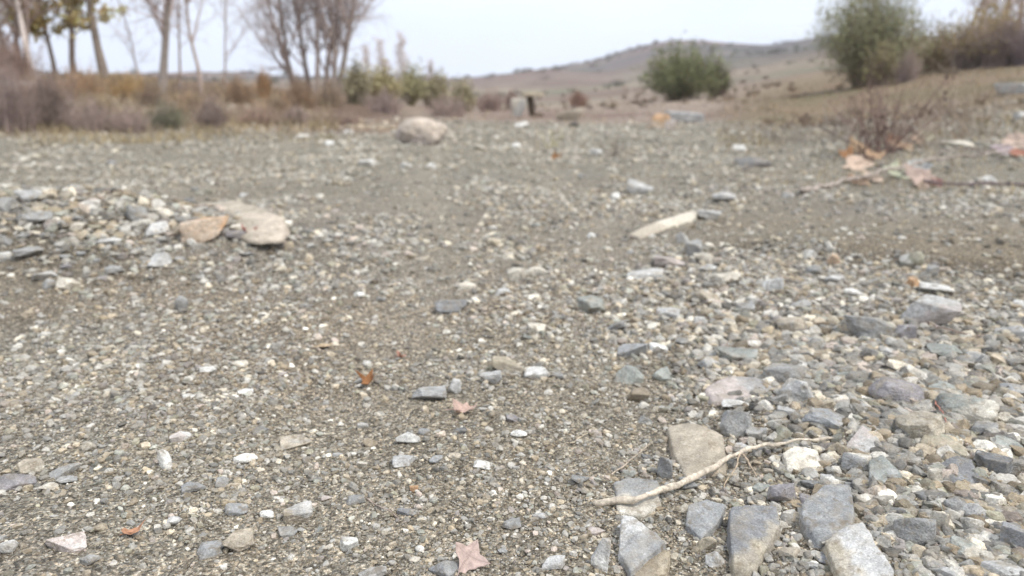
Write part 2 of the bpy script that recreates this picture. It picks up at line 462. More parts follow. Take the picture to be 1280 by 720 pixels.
COL = dict(bluegrey=(.305, .306, .296), grey=(.325, .320, .300), lightgrey=(.47, .46, .43), cream=(.62, .57, .47), white=(.72, .70, .64),
           tan=(.46, .40, .31), pink=(.48, .415, .37), ochre=(.43, .37, .27), purple=(.275, .255, .25), dark=(.17, .17, .165), olive=(.31, .30, .23),
           orange=(.54, .345, .20), green=(.32, .33, .295), peach=(.56, .475, .38), brown=(.32, .265, .19), slate=(.245, .245, .24))
WORD = dict(bluegrey='blue-grey', grey='mid-grey', lightgrey='light grey', cream='cream', white='white', tan='tan', pink='pinkish', ochre='ochre',
            purple='purplish', dark='dark', olive='olive', orange='orange', green='greenish grey', peach='peach', brown='brown', slate='slate-blue')
SHAPE = dict(dome='rounded', angular='angular', round='rounded', flat='flat', sliver='sliver-like', block='blocky')
STONES = []        # (name for reference, position, object)
GRP = 'stones lying on the gravel'
def stone_colour(rng, V, c1, c2=None, cut=None):
    c = np.tile(np.array(COL[c1]), (len(V), 1)) * rng.uniform(.88, 1.14)
    s = int(rng.integers(1, 9999))
    nz = fbm(V * 1.6 + s, s, 4)
    c = c * (1 + .30 * nz)[:, None]
    if c2:
        d = np.array(cut if cut is not None else unit(rng.normal(size=3)))
        w = smooth(.0, .22, V @ d + .42 * fbm(V * 2.6, s + 3, 5)) * (.75 + .25 * vnoise(V * 5, s + 4))
        c = c * (1 - w[:, None]) + np.array(COL[c2]) * (1 + .3 * nz)[:, None] * w[:, None]
    else:
        w = smooth(.25, .5, fbm(V * 1.3 + 5, s + 9, 3)) * .55
        c = c * (1 - w[:, None]) + np.array(COL[rng.choice(['tan', 'lightgrey', 'brown', 'grey'])]) * w[:, None]
    # soil sticking to the buried foot of the stone
    foot = smooth(-.35, -.75, V[:, 2] + .2 * nz)
    c = c * (1 - .6 * foot[:, None]) + np.array((.22, .175, .12)) * .6 * foot[:, None]
    return np.clip(c, .02, .85)
def put_stone(px, py, w, h, c1, kind='angular', label=None, c2=None, cut=None, yaw=None, tilt=.16, name=None, rough=.085, cat=None, rng=None, depthf=None, group=GRP, ref=None):
    rng = rng or np.random.default_rng(int(px * 31 + py * 57 + w))
    g = at(px, py + h * .18)
    d = depth_of(g); k = d / FPX
    th = math.atan2(HC - g[2], math.hypot(g[0], g[1]))
    W, Hm = w * k, h * k
    Dp = W * (depthf if depthf else rng.uniform(.62, .85))
    Dp = min(Dp, Hm / max(math.sin(th), .08) * .8)
    Zh = max((Hm - Dp * math.sin(th)) / math.cos(th), .28 * min(W, Hm / max(math.sin(th), .3))) * 1.32
    level = 6 if w > 34 and py > 380 else (5 if w > 18 else 4)
    V, F = rock_points(rng, kind, level, rough)
    t = stone_colour(rng, V, c1, c2, cut)
    V = V * np.array([W, Dp, Zh]) / 2
    # small turn about the line of sight keeps its outline
    R = Matrix.Rotation(math.atan2(-g[0], g[1]) + (yaw or 0), 3, 'Z') @ Matrix.Rotation(rng.uniform(-tilt, tilt), 3, 'Y') @ Matrix.Rotation(rng.uniform(-tilt, tilt), 3, 'X')
    V = V @ np.array(R).T
    loc = (g[0], g[1], g[2] + Zh * .5 - Zh * .22)
    o = mesh_np(name or ('pebble' if w < 20 and py > 300 else ('boulder' if W > .3 else 'stone')), V, F, M_STONE, t, True, None, loc)
    STONES.append(dict(p=np.array(loc), px=px, py=py, w=w, c=c1, kind=kind, o=o, ref=ref))
    tag(o, label, cat or ('pebble' if o.name.startswith('pebble') else ('boulder' if o.name.startswith('boulder') else 'stone')), group)
    return o
def hero(poly, c1, label, c2=None, cut=None, spread=1.12, rough=.045, ref=None, name='stone', p=34):
    """stone from the outline of its upper face: (column, row, height in cm) per corner"""
    rng = np.random.default_rng(int(poly[0][0] * 7 + poly[0][1]))
    px = sum(q[0] for q in poly) / len(poly); pb = max(q[1] for q in poly)
    g = at(px, pb - 4); top = []
    for (x, y, hh) in poly:
        d = ray(x, y); zz = g[2] + hh / 100; t = (zz - HC) / d[2]; top.append(np.array([d[0] * t, d[1] * t, zz]))
    top = np.array(top); cen = top.mean(0)
    bot = top.copy(); bot[:, :2] = cen[:2] + (bot[:, :2] - cen[:2]) * spread; bot[:, 2] = g[2] - .012
    pts = np.vstack([top, bot]); org = np.array([cen[0], cen[1], g[2] + (cen[2] - g[2]) * .45]); pts = pts - org
    bm = bmesh.new()
    for q in pts: bm.verts.new(q)
    bmesh.ops.convex_hull(bm, input=bm.verts); bm.normal_update()
    N = np.array([f.normal[:] for f in bm.faces]); D = np.array([f.normal.dot(f.verts[0].co) for f in bm.faces]); bm.free()
    ok = D > 1e-4; N, D = N[ok], D[ok]
    dd = np.round(np.c_[N, D * 20], 1); _, ui = np.unique(dd, axis=0, return_index=True); N, D = N[ui], D[ui]
    dirs, F = ico(6); V = radial(dirs, N, D, p)
    size = np.abs(V).max(); s = int(rng.integers(1, 9999))
    q = V / size
    V = V * (1 + rough * fbm(q * 2.4 + s, s, 4) * 2 - rough * 1.1 * np.abs(fbm(q * 6 + s, s + 3, 3)) + rough * .3 * vnoise(q * 22, s + 8))[:, None]
    t = stone_colour(rng, q, c1, c2, cut)
    o = mesh_np(name, V, F, M_STONE, t, True, None, org)
    STONES.append(dict(p=org, px=px, py=pb - 10, w=60, c=c1, kind='block', o=o, ref=ref))
    return tag(o, label, 'stone', GRP)

# big stones at the bottom of the picture
hero([(1000, 628, 2.0), (1030, 606, 3.0), (1063, 603, 3.0), (1069, 640, 2.2), (1064, 668, 1.0), (1022, 678, .8), (1003, 655, 1.0)], 'bluegrey',
     'large blue-grey speckled block with a flat upright face', ref='the large blue-grey speckled block')
hero([(1062, 655, 3.4), (1078, 650, 3.5), (1120, 715, 2.8), (1092, 738, 1.4), (1054, 735, 1.2), (1030, 674, 2.0), (1045, 664, 2.8)], 'lightgrey',
     'pale grey block with an ochre crust along one edge', 'ochre', (-.85, 0, .1), ref='the pale ochre-edged block')
hero([(834, 532, 2.0), (866, 527, 2.8), (886, 541, 2.6), (904, 542, 2.3), (909, 588, .8), (858, 595, .7), (843, 570, 1.0)], 'tan',
     'big tan notched rock just beyond the pale dry root', ref='the big tan notched rock', rough=.03)
hero([(777, 643, 2.4), (793, 645, 2.8), (832, 678, 2.0), (788, 712, 1.4), (773, 690, 1.4)], 'lightgrey', 'pale blue-grey triangular stone with a sharp point',
     'bluegrey', (.5, -.5, .4), ref='the pale triangular stone')
hero([(818, 684, 1.6), (838, 688, 1.5), (834, 716, .7), (800, 728, .6), (790, 718, .9)], 'brown', 'ochre-brown lower side of the pale triangular stone, made as its own lump', 'ochre', (.7, 0, .2), ref='the ochre-brown lump')  # triangular stone's brown, partly shaded side, made up as a separate lump
hero([(767, 602, 1.1), (785, 596, 1.5), (823, 599, 1.4), (826, 630, .6), (800, 643, .5), (773, 639, .6)], 'grey', 'two-tone grey and cream slab lying under the pale dry root',
     'cream', (.1, -.85, 0), ref='the two-tone slab under the root')
hero([(860, 630, 1.9), (882, 624, 2.1), (908, 630, 1.9), (898, 652, 1.2), (876, 673, .7), (857, 656, 1.0)], 'bluegrey', 'dull blue-grey wedge between the dry root and the ochre-sided block', ref='the dull blue-grey wedge')
hero([(912, 632, 2.8), (940, 628, 3.3), (971, 632, 3.1), (977, 654, 2.4), (942, 714, .8), (916, 712, 1.0), (911, 662, 2.0)], 'slate',
     'large slate-grey block with an ochre lower side', 'ochre', (.62, -.55, -.25), ref='the slate block with ochre side')
hero([(881, 484, .9), (908, 470, 1.6), (945, 470, 1.6), (971, 484, 1.0), (955, 501, .4), (890, 502, .4)], 'pink', 'wide pinkish flat-topped stone with a grey end', 'grey', (.8, 0, 0), ref='the wide pinkish stone')
hero([(978, 566, 1.1), (993, 556, 1.8), (1022, 562, 1.5), (1027, 582, .5), (985, 588, .5)], 'cream', 'cream-white block at the far tip of the dry root', ref='the cream block by the root tip')
hero([(1056, 558, .8), (1078, 530, 2.6), (1098, 546, 1.5), (1101, 564, .6), (1060, 567, .4)], 'lightgrey', 'pointed pinkish-white stone with grey streaks', 'pink', (-.4, .2, .6), ref='the pointed pinkish-white stone')
hero([(1086, 575, 2.0), (1102, 566, 2.6), (1128, 592, 1.8), (1130, 604, .7), (1108, 612, .5), (1087, 596, .9)], 'green', 'greenish grey angular stone beyond the round peach pebble', ref='the greenish angular stone')
hero([(1172, 580, 1.6), (1196, 568, 2.6), (1216, 574, 2.3), (1226, 602, 1.0), (1200, 612, .6), (1178, 600, .9)], 'slate', 'humped dark slate stone resting on a sandy beige one', ref='the humped slate stone')
hero([(1196, 606, 1.1), (1226, 603, 1.4), (1240, 618, .9), (1234, 634, .4), (1200, 630, .4)], 'tan', 'sandy beige crumbly stone under the humped slate stone', ref='the sandy beige stone')

hero([(240, 252, 3.2), (285, 249, 4.0), (330, 258, 4.2), (356, 274, 3.4), (352, 299, 1.0), (310, 298, 1.2), (262, 278, 1.8)], 'tan',
     'broad flat pale tan slab half sunk by the rubble mound', 'peach', (.6, 0, .1), ref='the flat tan slab', rough=.06)
ST = [
 # column, row, width, height, colour, shape, label, second colour
 (1032,527,58,28,'bluegrey','flat','low blue-grey flat stone beyond the cream block',None,'the low blue-grey flat stone'),
 (1119,494,64,42,'purple','round','purple-grey rounded cobble speckled pink',None,'the purple-grey cobble'),
 (1205,512,72,40,'green','round','large pale greenish cobble with a red root across it','cream','the pale greenish cobble'),
 (1143,537,60,42,'grey','block','grey blocky stone with a yellowish lower half','ochre','the grey-and-yellow block'),
 (1095,617,19,18,'peach','round','small round peach pebble alone among grey rubble',None,'the round peach pebble'),
 (1141,667,48,44,'grey','round','grey granite cobble beside an upright cream pebble',None,'the grey granite cobble'),
 (1173,656,22,28,'cream','round','upright oval cream pebble against the granite cobble',None,'the upright cream pebble'),
 (1240,584,42,34,'dark','angular','dark charcoal rough stone beside the humped slate stone',None,'the charcoal rough stone'),
 (1217,643,34,28,'lightgrey','round','pale mottled stone in front of the sandy beige stone',None,None),
 (1243,655,30,15,'cream','flat',None,None,None),
 (1193,636,28,26,'grey','round',None,None,None),
 (1270,678,38,38,'slate','angular',None,'ochre',None),
 (1256,712,60,34,'lightgrey','angular',None,None,None),
 (1180,487,40,22,'green','angular',None,None,None),
 (979,471,50,32,'grey','angular','grey rough stone beyond the slanted light grey stone',None,None),
 (997,494,42,38,'lightgrey','angular','light grey stone slanting up to one end',None,'the slanted light grey stone'),
 (1055,502,26,17,'cream','round',None,None,None),
 (976,619,36,32,'purple','angular',None,None,None),
 (997,456,24,13,'white','round','oval white pebble beyond the grey rough stone',None,'the oval white pebble'),
 (1183,716,44,24,'grey','round',None,None,None),
 (1263,490,30,20,'bluegrey','angular',None,None,None),
 (1178,560,52,20,'olive','flat',None,'ochre',None),
 (1069,580,34,28,'grey','round',None,'cream',None),
 (919,534,38,38,'grey','block','dark grey stone against the big tan notched rock',None,'the dark grey stone by the tan rock'),
 (922,506,40,9,'white','sliver','thin white sliver in front of the wide pinkish stone',None,'the thin white sliver'),
 (750,702,22,42,'lightgrey','angular','small upright pale stone at the bottom beside the triangular one','white',None),
 (883,682,26,26,'ochre','angular',None,None,None),
 (893,700,24,24,'lightgrey','angular',None,None,None),
 (830,590,20,32,'bluegrey','angular',None,None,None),
 (670,411,24,14,'cream','round','oval cream pebble in the middle of the open gravel',None,'the oval cream pebble'),
 (671,467,32,12,'white','sliver','long white sliver in open gravel beside a grey one',None,'the long white sliver'),
 (697,470,20,9,'grey','flat',None,None,None),
 (649,542,22,13,'white','round',None,None,None),
 (835,415,20,17,'tan','round',None,None,None),
 (823,436,24,13,'white','flat',None,None,None),
 (790,441,38,24,'bluegrey','angular',None,None,None),
 (894,411,22,11,'cream','sliver',None,None,None),
 (920,447,52,20,'green','flat','broad pale greenish slab beyond the wide pinkish stone',None,'the broad greenish slab'),
 (787,472,36,28,'green','angular',None,None,None),
 (634,459,42,22,'ochre','flat','yellowish crumbly stone half sunk in open gravel','tan','the yellowish crumbly stone'),
 (614,474,28,22,'lightgrey','angular',None,None,None),
 (1011,320,19,13,'white','round',None,None,None),
 (1042,329,17,16,'cream','round','round white pebble with an orange underside','orange','the round white-and-orange pebble'),
 (1042,352,24,13,'lightgrey','angular',None,None,None),
 (1070,369,30,15,'white','flat','diamond-shaped white stone before the low sandy scarp',None,'the diamond-shaped white stone'),
 (1139,328,28,20,'olive','round','olive-grey cobble with a white cap at the scarp','white','the white-capped olive cobble'),
 (1138,355,24,16,'orange','angular','orange stone with a pale top below the scarp','cream','the orange pale-topped stone'),
 (1170,362,40,14,'white','flat',None,'green',None),
 (1085,415,60,36,'grey','block','big grey oblong stone with a dark mossy foot','olive','the big grey oblong stone'),
 (987,409,38,22,'tan','round','beige rounded cobble beyond the oval white pebble',None,'the beige cobble'),
 (1158,396,70,42,'lightgrey','angular','large pale grey rock half buried in dead rootlets','pink','the half-buried pale grey rock'),
 (1130,420,28,24,'purple','angular',None,None,None),
 (1180,442,44,24,'green','angular','grey-green angular stone in front of the half-buried pale rock',None,'the grey-green stone'),
 (1112,410,15,12,'cream','round',None,None,None),
 (965,358,28,21,'lightgrey','angular',None,'white',None),
 (1016,340,20,14,'grey','round',None,None,None),
 (1265,416,40,20,'lightgrey','flat','whitish grey stone at the edge beyond the rootlet bed',None,None),
 (1165,343,15,17,'grey','angular',None,None,None),
 (1276,381,18,11,'white','round',None,None,None),
 (886,272,30,14,'lightgrey','angular','light grey stone at the blunt end of the bleached driftwood',None,'the light grey stone at the driftwood'),
 (806,347,46,13,'lightgrey','flat','pale slate plate beneath a pinkish stone',None,'the pale slate plate'),
 (836,329,38,16,'pink','angular','pinkish grey stone beyond the pale slate plate',None,'the pinkish grey stone'),
 (866,316,22,24,'grey','angular',None,None,None),
 (885,311,17,11,'cream','round',None,None,None),
 (878,326,24,15,'cream','angular',None,None,None),
 (886,337,21,11,'white','flat',None,None,None),
 (908,349,36,13,'cream','flat',None,None,None),
 (853,301,17,15,'lightgrey','angular',None,None,None),
 (1128,457,32,17,'brown','angular',None,None,None),
 (645,346,23,19,'cream','block','cream block beside a cream wedge in open gravel',None,'the cream block'),
 (669,341,38,18,'cream','sliver','cream wedge lying beside the cream block',None,'the cream wedge'),
 (564,383,40,22,'slate','angular','dark slate-blue stone in the middle gravel',None,'the slate-blue stone'),
 (449,369,15,8,'white','flat',None,None,None),
 (584,358,23,8,'cream','flat',None,None,None),
 (629,366,21,11,'lightgrey','round',None,None,None),
 (739,386,34,24,'green','angular',None,None,None),
 (539,210,14,8,'white','round',None,None,None),
 (458,205,22,10,'white','flat',None,None,None),
 (508,208,14,8,'white','flat',None,None,None),
 (635,321,15,9,'cream','round',None,None,None),
 (739,296,11,8,'white','round',None,None,None),
 (258,291,60,32,'orange','angular','orange-brown jagged rock beside the flat tan slab','peach','the orange jagged rock'),
 (113,263,31,23,'peach','angular','peach stone with a white face on the rubble mound','white','the peach stone on the mound'),
 (97,286,24,15,'cream','angular',None,None,None),
 (173,272,32,28,'bluegrey','block','blue-grey block standing on the rubble mound',None,'the blue-grey block on the mound'),
 (197,289,36,21,'lightgrey','angular',None,None,None),
 (203,270,26,18,'cream','round','two-lobed cream cobble beyond the mid-grey block',None,None),
 (87,358,29,17,'cream','angular','cream stone at the foot of the rubble mound','tan','the cream stone at the mound foot'),
 (7,324,22,17,'white','round','round white cobble at the picture edge of the mound',None,None),
 (37,317,42,19,'grey','flat','flat tilted grey plate on the near side of the mound',None,'the tilted grey plate'),
 (57,346,37,10,'lightgrey','flat',None,None,None),
 (63,357,17,13,'grey','round',None,None,None),
 (143,339,26,15,'grey','angular',None,None,None),
 (200,328,36,25,'lightgrey','angular',None,None,None),
 (38,248,42,19,'grey','flat',None,None,None),
 (45,275,50,19,'grey','flat','long grey stone plate across the top of the mound',None,'the long grey plate'),
 (8,262,30,26,'grey','angular',None,None,None),
 (12,244,30,16,'olive','angular',None,None,None),
 (6,304,24,22,'grey','angular',None,None,None),
 (150,256,28,15,'olive','angular','mossy olive stone behind the mid-grey block',None,None),
 (160,246,22,10,'white','flat',None,None,None),
 (228,383,16,19,'grey','round','lone upright grey pebble in front of the mound',None,None),
 (137,304,38,13,'lightgrey','flat',None,None,None),
 (240,306,13,12,'white','round',None,None,None),
 (295,297,25,14,'purple','angular',None,None,None),
 (297,286,18,10,'cream','flat',None,None,None),
 (22,602,42,20,'purple','angular','dark purple flat stone beside a beige lump',None,'the dark purple stone'),
 (40,585,28,22,'tan','angular','beige lump behind the dark purple stone','cream','the beige lump'),
 (82,590,36,13,'lightgrey','flat',None,None,None),
 (84,601,24,9,'grey','flat',None,None,None),
 (64,609,28,9,'cream','flat',None,None,None),
 (207,580,16,27,'white','sliver','white elongated pebble tilted on end',None,'the tilted white pebble'),
 (226,546,25,15,'white','angular','white angular pebble with a pink fragment behind the tilted white one','pink','the white angular pebble'),
 (307,572,30,17,'white','round',None,None,None),
 (242,609,28,14,'bluegrey','flat',None,None,None),
 (278,605,17,15,'bluegrey','angular',None,None,None),
 (296,637,28,21,'bluegrey','round',None,None,None),
 (84,680,44,22,'pink','angular','tan-pink flat-faced stone near the bottom edge',None,'the tan-pink stone'),
 (298,679,38,32,'tan','angular','beige crumbly stone with yellow stains','ochre','the beige crumbly stone'),
 (264,686,34,24,'bluegrey','angular',None,None,None),
 (11,685,22,19,'lightgrey','round',None,None,None),
 (236,495,15,8,'white','flat',None,None,None),
 (260,462,21,8,'white','flat',None,None,None),
 (300,455,23,10,'cream','flat',None,None,None),
 (307,489,19,10,'white','flat',None,None,None),
 (111,559,17,14,'cream','round',None,None,None),
 (113,701,23,17,'grey','round',None,None,None),
 (218,652,19,14,'lightgrey','round',None,None,None),
 (510,548,31,21,'white','angular','white wedge-shaped pebble standing out in the open gravel',None,'the white wedge-shaped pebble'),
 (370,555,40,13,'tan','flat','flat tan chip lying in open gravel',None,'the flat tan chip'),
 (506,576,31,15,'lightgrey','flat',None,'white',None),
 (437,683,23,21,'white','angular','squat white stone near the bottom edge','lightgrey','the squat white stone'),
 (334,644,17,12,'white','round',None,None,None),
 (373,643,36,26,'tan','angular','beige pitted stone in grey rubble','lightgrey','the beige pitted stone'),
 (509,641,25,11,'slate','flat',None,None,None),
 (537,494,44,23,'grey','flat',None,None,None),
 (568,487,17,22,'lightgrey','angular',None,None,None),
 (602,581,23,13,'white','flat',None,None,None),
 (556,712,42,24,'slate','angular','dark slate stone at the bottom edge beside the plane leaf','grey','the dark slate stone'),
 (518,612,11,11,'orange','round','tiny orange pebble in grey grit',None,None),
 (568,569,17,11,'tan','round',None,None,None),
 (551,545,13,11,'peach','round',None,None,None),
 (530,541,15,12,'bluegrey','round',None,None,None),
 (454,533,15,12,'lightgrey','round',None,None,None),
 (443,625,27,18,'grey','angular',None,None,None),
 (360,664,24,15,'grey','round',None,None,None),
 (466,715,36,16,'lightgrey','angular',None,None,None),
 (525,687,11,10,'white','round',None,None,None),
 (692,705,30,20,'lightgrey','angular',None,None,None),
 (675,645,20,12,'lightgrey','round',None,None,None),
 (640,655,26,16,'grey','angular',None,None,None),
 (725,600,24,16,'grey','angular',None,None,None),
 (985,650,20,18,'grey','angular',None,None,None),
 (1060,690,18,14,'grey','round',None,None,None),
 (1117,640,26,18,'dark','flat',None,None,None),
 (1150,620,26,18,'slate','flat',None,None,None),
 (1168,600,18,22,'cream','angular',None,None,None),
 (1120,520,26,14,'tan','flat',None,None,None),
 (1160,515,24,18,'pink','angular',None,None,None),
 (1228,540,34,22,'grey','angular',None,None,None),
 (1262,560,36,20,'green','flat',None,None,None),
 (1262,640,26,18,'tan','angular',None,None,None),
 (1210,690,44,30,'green','angular',None,'cream',None),
 (1010,606,22,14,'dark','flat',None,None,None),
 (950,612,22,16,'green','flat',None,None,None),
 (945,545,26,18,'grey','flat',None,None,None),
 (860,606,24,20,'bluegrey','angular',None,None,None),
 (885,455,28,18,'lightgrey','angular',None,None,None),
 (830,470,30,20,'green','angular',None,None,None),
 (1060,470,30,16,'green','flat',None,None,None),
 (1010,520,26,16,'tan','angular',None,None,None),
 (1075,510,30,18,'grey','flat',None,None,None),
 (1222,450,30,18,'lightgrey','flat',None,None,None),
 (1000,382,24,14,'grey','angular',None,None,None),
 (880,372,36,20,'tan','angular',None,None,None),
 (930,385,26,16,'grey','angular',None,None,None),
 (835,392,30,16,'lightgrey','angular',None,None,None),
 (770,410,24,16,'grey','angular',None,None,None),
]
for (px, py, w, h, c1, kind, lab, c2, ref) in ST:
    if px < 235 and 236 < py < 350: w, h = w * .8, h * .8; c1 = {'bluegrey': 'grey'}.get(c1, c1); kind = {'flat': 'angular' if not lab else 'flat', 'round': 'angular' if not lab else 'round'}.get(kind, kind); lab = lab.replace('blue-grey', 'mid-grey') if lab else lab; ref = ref.replace('blue-grey', 'mid-grey') if ref else ref
    put_stone(px, py, w, h, c1, kind, lab, c2, ref=ref)

# farther boulders and slabs on the flat
put_stone(528, 174, 68, 35, 'pink', 'dome', 'pale pinkish boulder alone on the far gravel flat', 'peach', (.4, -.2, .6), ref='the pale pinkish boulder', rough=.22)  # lighter second colour on top and right paints in the lit side
put_stone(822, 157, 32, 18, 'orange', 'angular', 'orange boulder beside a pale broken concrete slab', 'peach', ref='the orange boulder')
put_stone(838, 160, 14, 12, 'pink', 'angular', 'small pink rock against the orange boulder', ref=None)
put_stone(647, 142, 20, 22, 'cream', 'angular', 'pale upright rock beside the dark post at the scrub edge', 'lightgrey', ref='the pale rock by the post')
put_stone(652, 157, 18, 5, 'white', 'flat', 'white flat stone at the foot of the pale upright rock', ref=None)
put_stone(712, 148, 36, 14, 'tan', 'angular', 'tan rocky outcrop where the gravel meets the scrub', 'cream', ref='the tan rocky outcrop')
put_stone(717, 157, 14, 6, 'dark', 'flat', 'dark low rock under the tan rocky outcrop', ref=None)
put_stone(1266, 114, 44, 12, 'grey', 'flat', 'long flat grey rock on the grassy slope', 'lightgrey', ref='the flat grey rock on the slope')
put_stone(376, 174, 20, 9, 'white', 'flat', 'white stone below the grey thicket on the far flat', ref='the white stone below the thicket')
put_stone(1275, 150, 18, 12, 'lightgrey', 'angular', 'light grey rock on the slope below the flat grey rock', ref=None)
put_stone(412, 180, 12, 6, 'white', 'flat', None); put_stone(436, 167, 12, 6, 'white', 'flat', None)
put_stone(560, 172, 16, 12, 'cream', 'round', 'small pale rock touching the pale pinkish boulder'); put_stone(600, 186, 16, 7, 'cream', 'flat', None)
put_stone(645, 184, 12, 7, 'white', 'round', None); put_stone(745, 192, 16, 8, 'lightgrey', 'angular', None)
put_stone(800, 238, 34, 18, 'lightgrey', 'angular', None); put_stone(905, 250, 30, 14, 'lightgrey', 'flat', None)
put_stone(940, 206, 44, 10, 'dark', 'flat', None); put_stone(768, 248, 14, 9, 'white', 'round', None)
put_stone(1195, 182, 40, 8, 'cream', 'flat', 'pale flat stone lying behind the fallen branch'); put_stone(1235, 226, 20, 9, 'white', 'flat', 'white stone behind the thin dark branch')
put_stone(925, 187, 20, 8, 'white', 'flat', None); put_stone(985, 245, 16, 8, 'lightgrey', 'flat', None)

# the other loose stones one can count, denser in the rubble beds
def bed(x, y):
    return 0
rng2 = np.random.default_rng(99)
def free(px, py, w):
    return all((s['px'] - px) ** 2 + ((s['py'] - py) * 1.5) ** 2 > (.55 * (s['w'] + w)) ** 2 for s in STONES)
pal = ['grey'] * 5 + ['bluegrey'] * 2 + ['lightgrey'] * 6 + ['green'] * 2 + ['tan'] * 2 + ['cream'] * 2 + ['white', 'pink', 'purple', 'dark', 'slate', 'brown', 'olive', 'ochre']
zones = [((740, 1280), (400, 715), 40, (14, 30)), ((960, 1280), (480, 715), 22, (22, 42)), ((0, 330), (236, 350), 30, (10, 19)), ((0, 640), (540, 715), 14, (12, 22)), ((300, 800), (300, 540), 12, (11, 20)), ((0, 1280), (190, 300), 8, (10, 18))]
for (xr, yr, n, sr) in zones:
    k = tries = 0
    while k < n and tries < 2500:
        tries += 1
        px, py = rng2.uniform(*xr), rng2.uniform(*yr); w = sr[0] + (sr[1] - sr[0]) * rng2.random() ** 2
        if not free(px, py, w): continue
        kind = rng2.choice(['angular', 'angular', 'angular', 'round', 'flat', 'flat', 'block'])
        h = w * {'angular': .62, 'round': .68, 'flat': .40, 'block': .66}[kind] * rng2.uniform(.85, 1.15) * (1 if py > 350 else .75)
        put_stone(px, py, w, h, str(rng2.choice(pal)), str(kind), None, rng=rng2); k += 1

# a label for every stone still without one, from its look and the named stone nearest to it
NAMED = [s for s in STONES if s['ref']]
used = set(s['o']['label'] for s in STONES if 'label' in s['o'])
for s in STONES:
    if 'label' in s['o']: continue
    sz = 'tiny' if s['w'] < 13 else 'small' if s['w'] < 24 else 'mid-sized' if s['w'] < 38 else 'large'
    noun = s['o']['category']
    done = False
    near = sorted(NAMED, key=lambda q: (q['px'] - s['px']) ** 2 + ((q['py'] - s['py']) * 1.6) ** 2)
    for extra in ('', 'next but one '):
        for q in near[:5]:
            dx, dy = s['px'] - q['px'], (s['py'] - q['py']) * 1.6
            dist = math.hypot(dx, dy); how = 'just ' if dist < q['w'] * 1.1 + 25 else '' if dist < 150 else 'well '
            rel = ('right of' if dx > 0 else 'left of') if abs(dx) > abs(dy) else ('in front of' if dy > 0 else 'beyond')
            for shp in (SHAPE[s['kind']],):
                lab = f"{sz} {WORD[s['c']]} {shp} {noun} {how}{rel} {q['ref']}"
                if len(lab.split()) > 16: lab = lab.replace(f" {SHAPE[s['kind']]} {noun}", f' {noun}').replace('just ', '')
                if lab not in used:
                    used.add(lab); s['o']['label'] = lab; done = True; break
            if done: break
        if done: break
    if not done: s['o']['label'] = f"{sz} {WORD[s['c']]} {SHAPE[s['kind']]} {noun} among loose gravel"

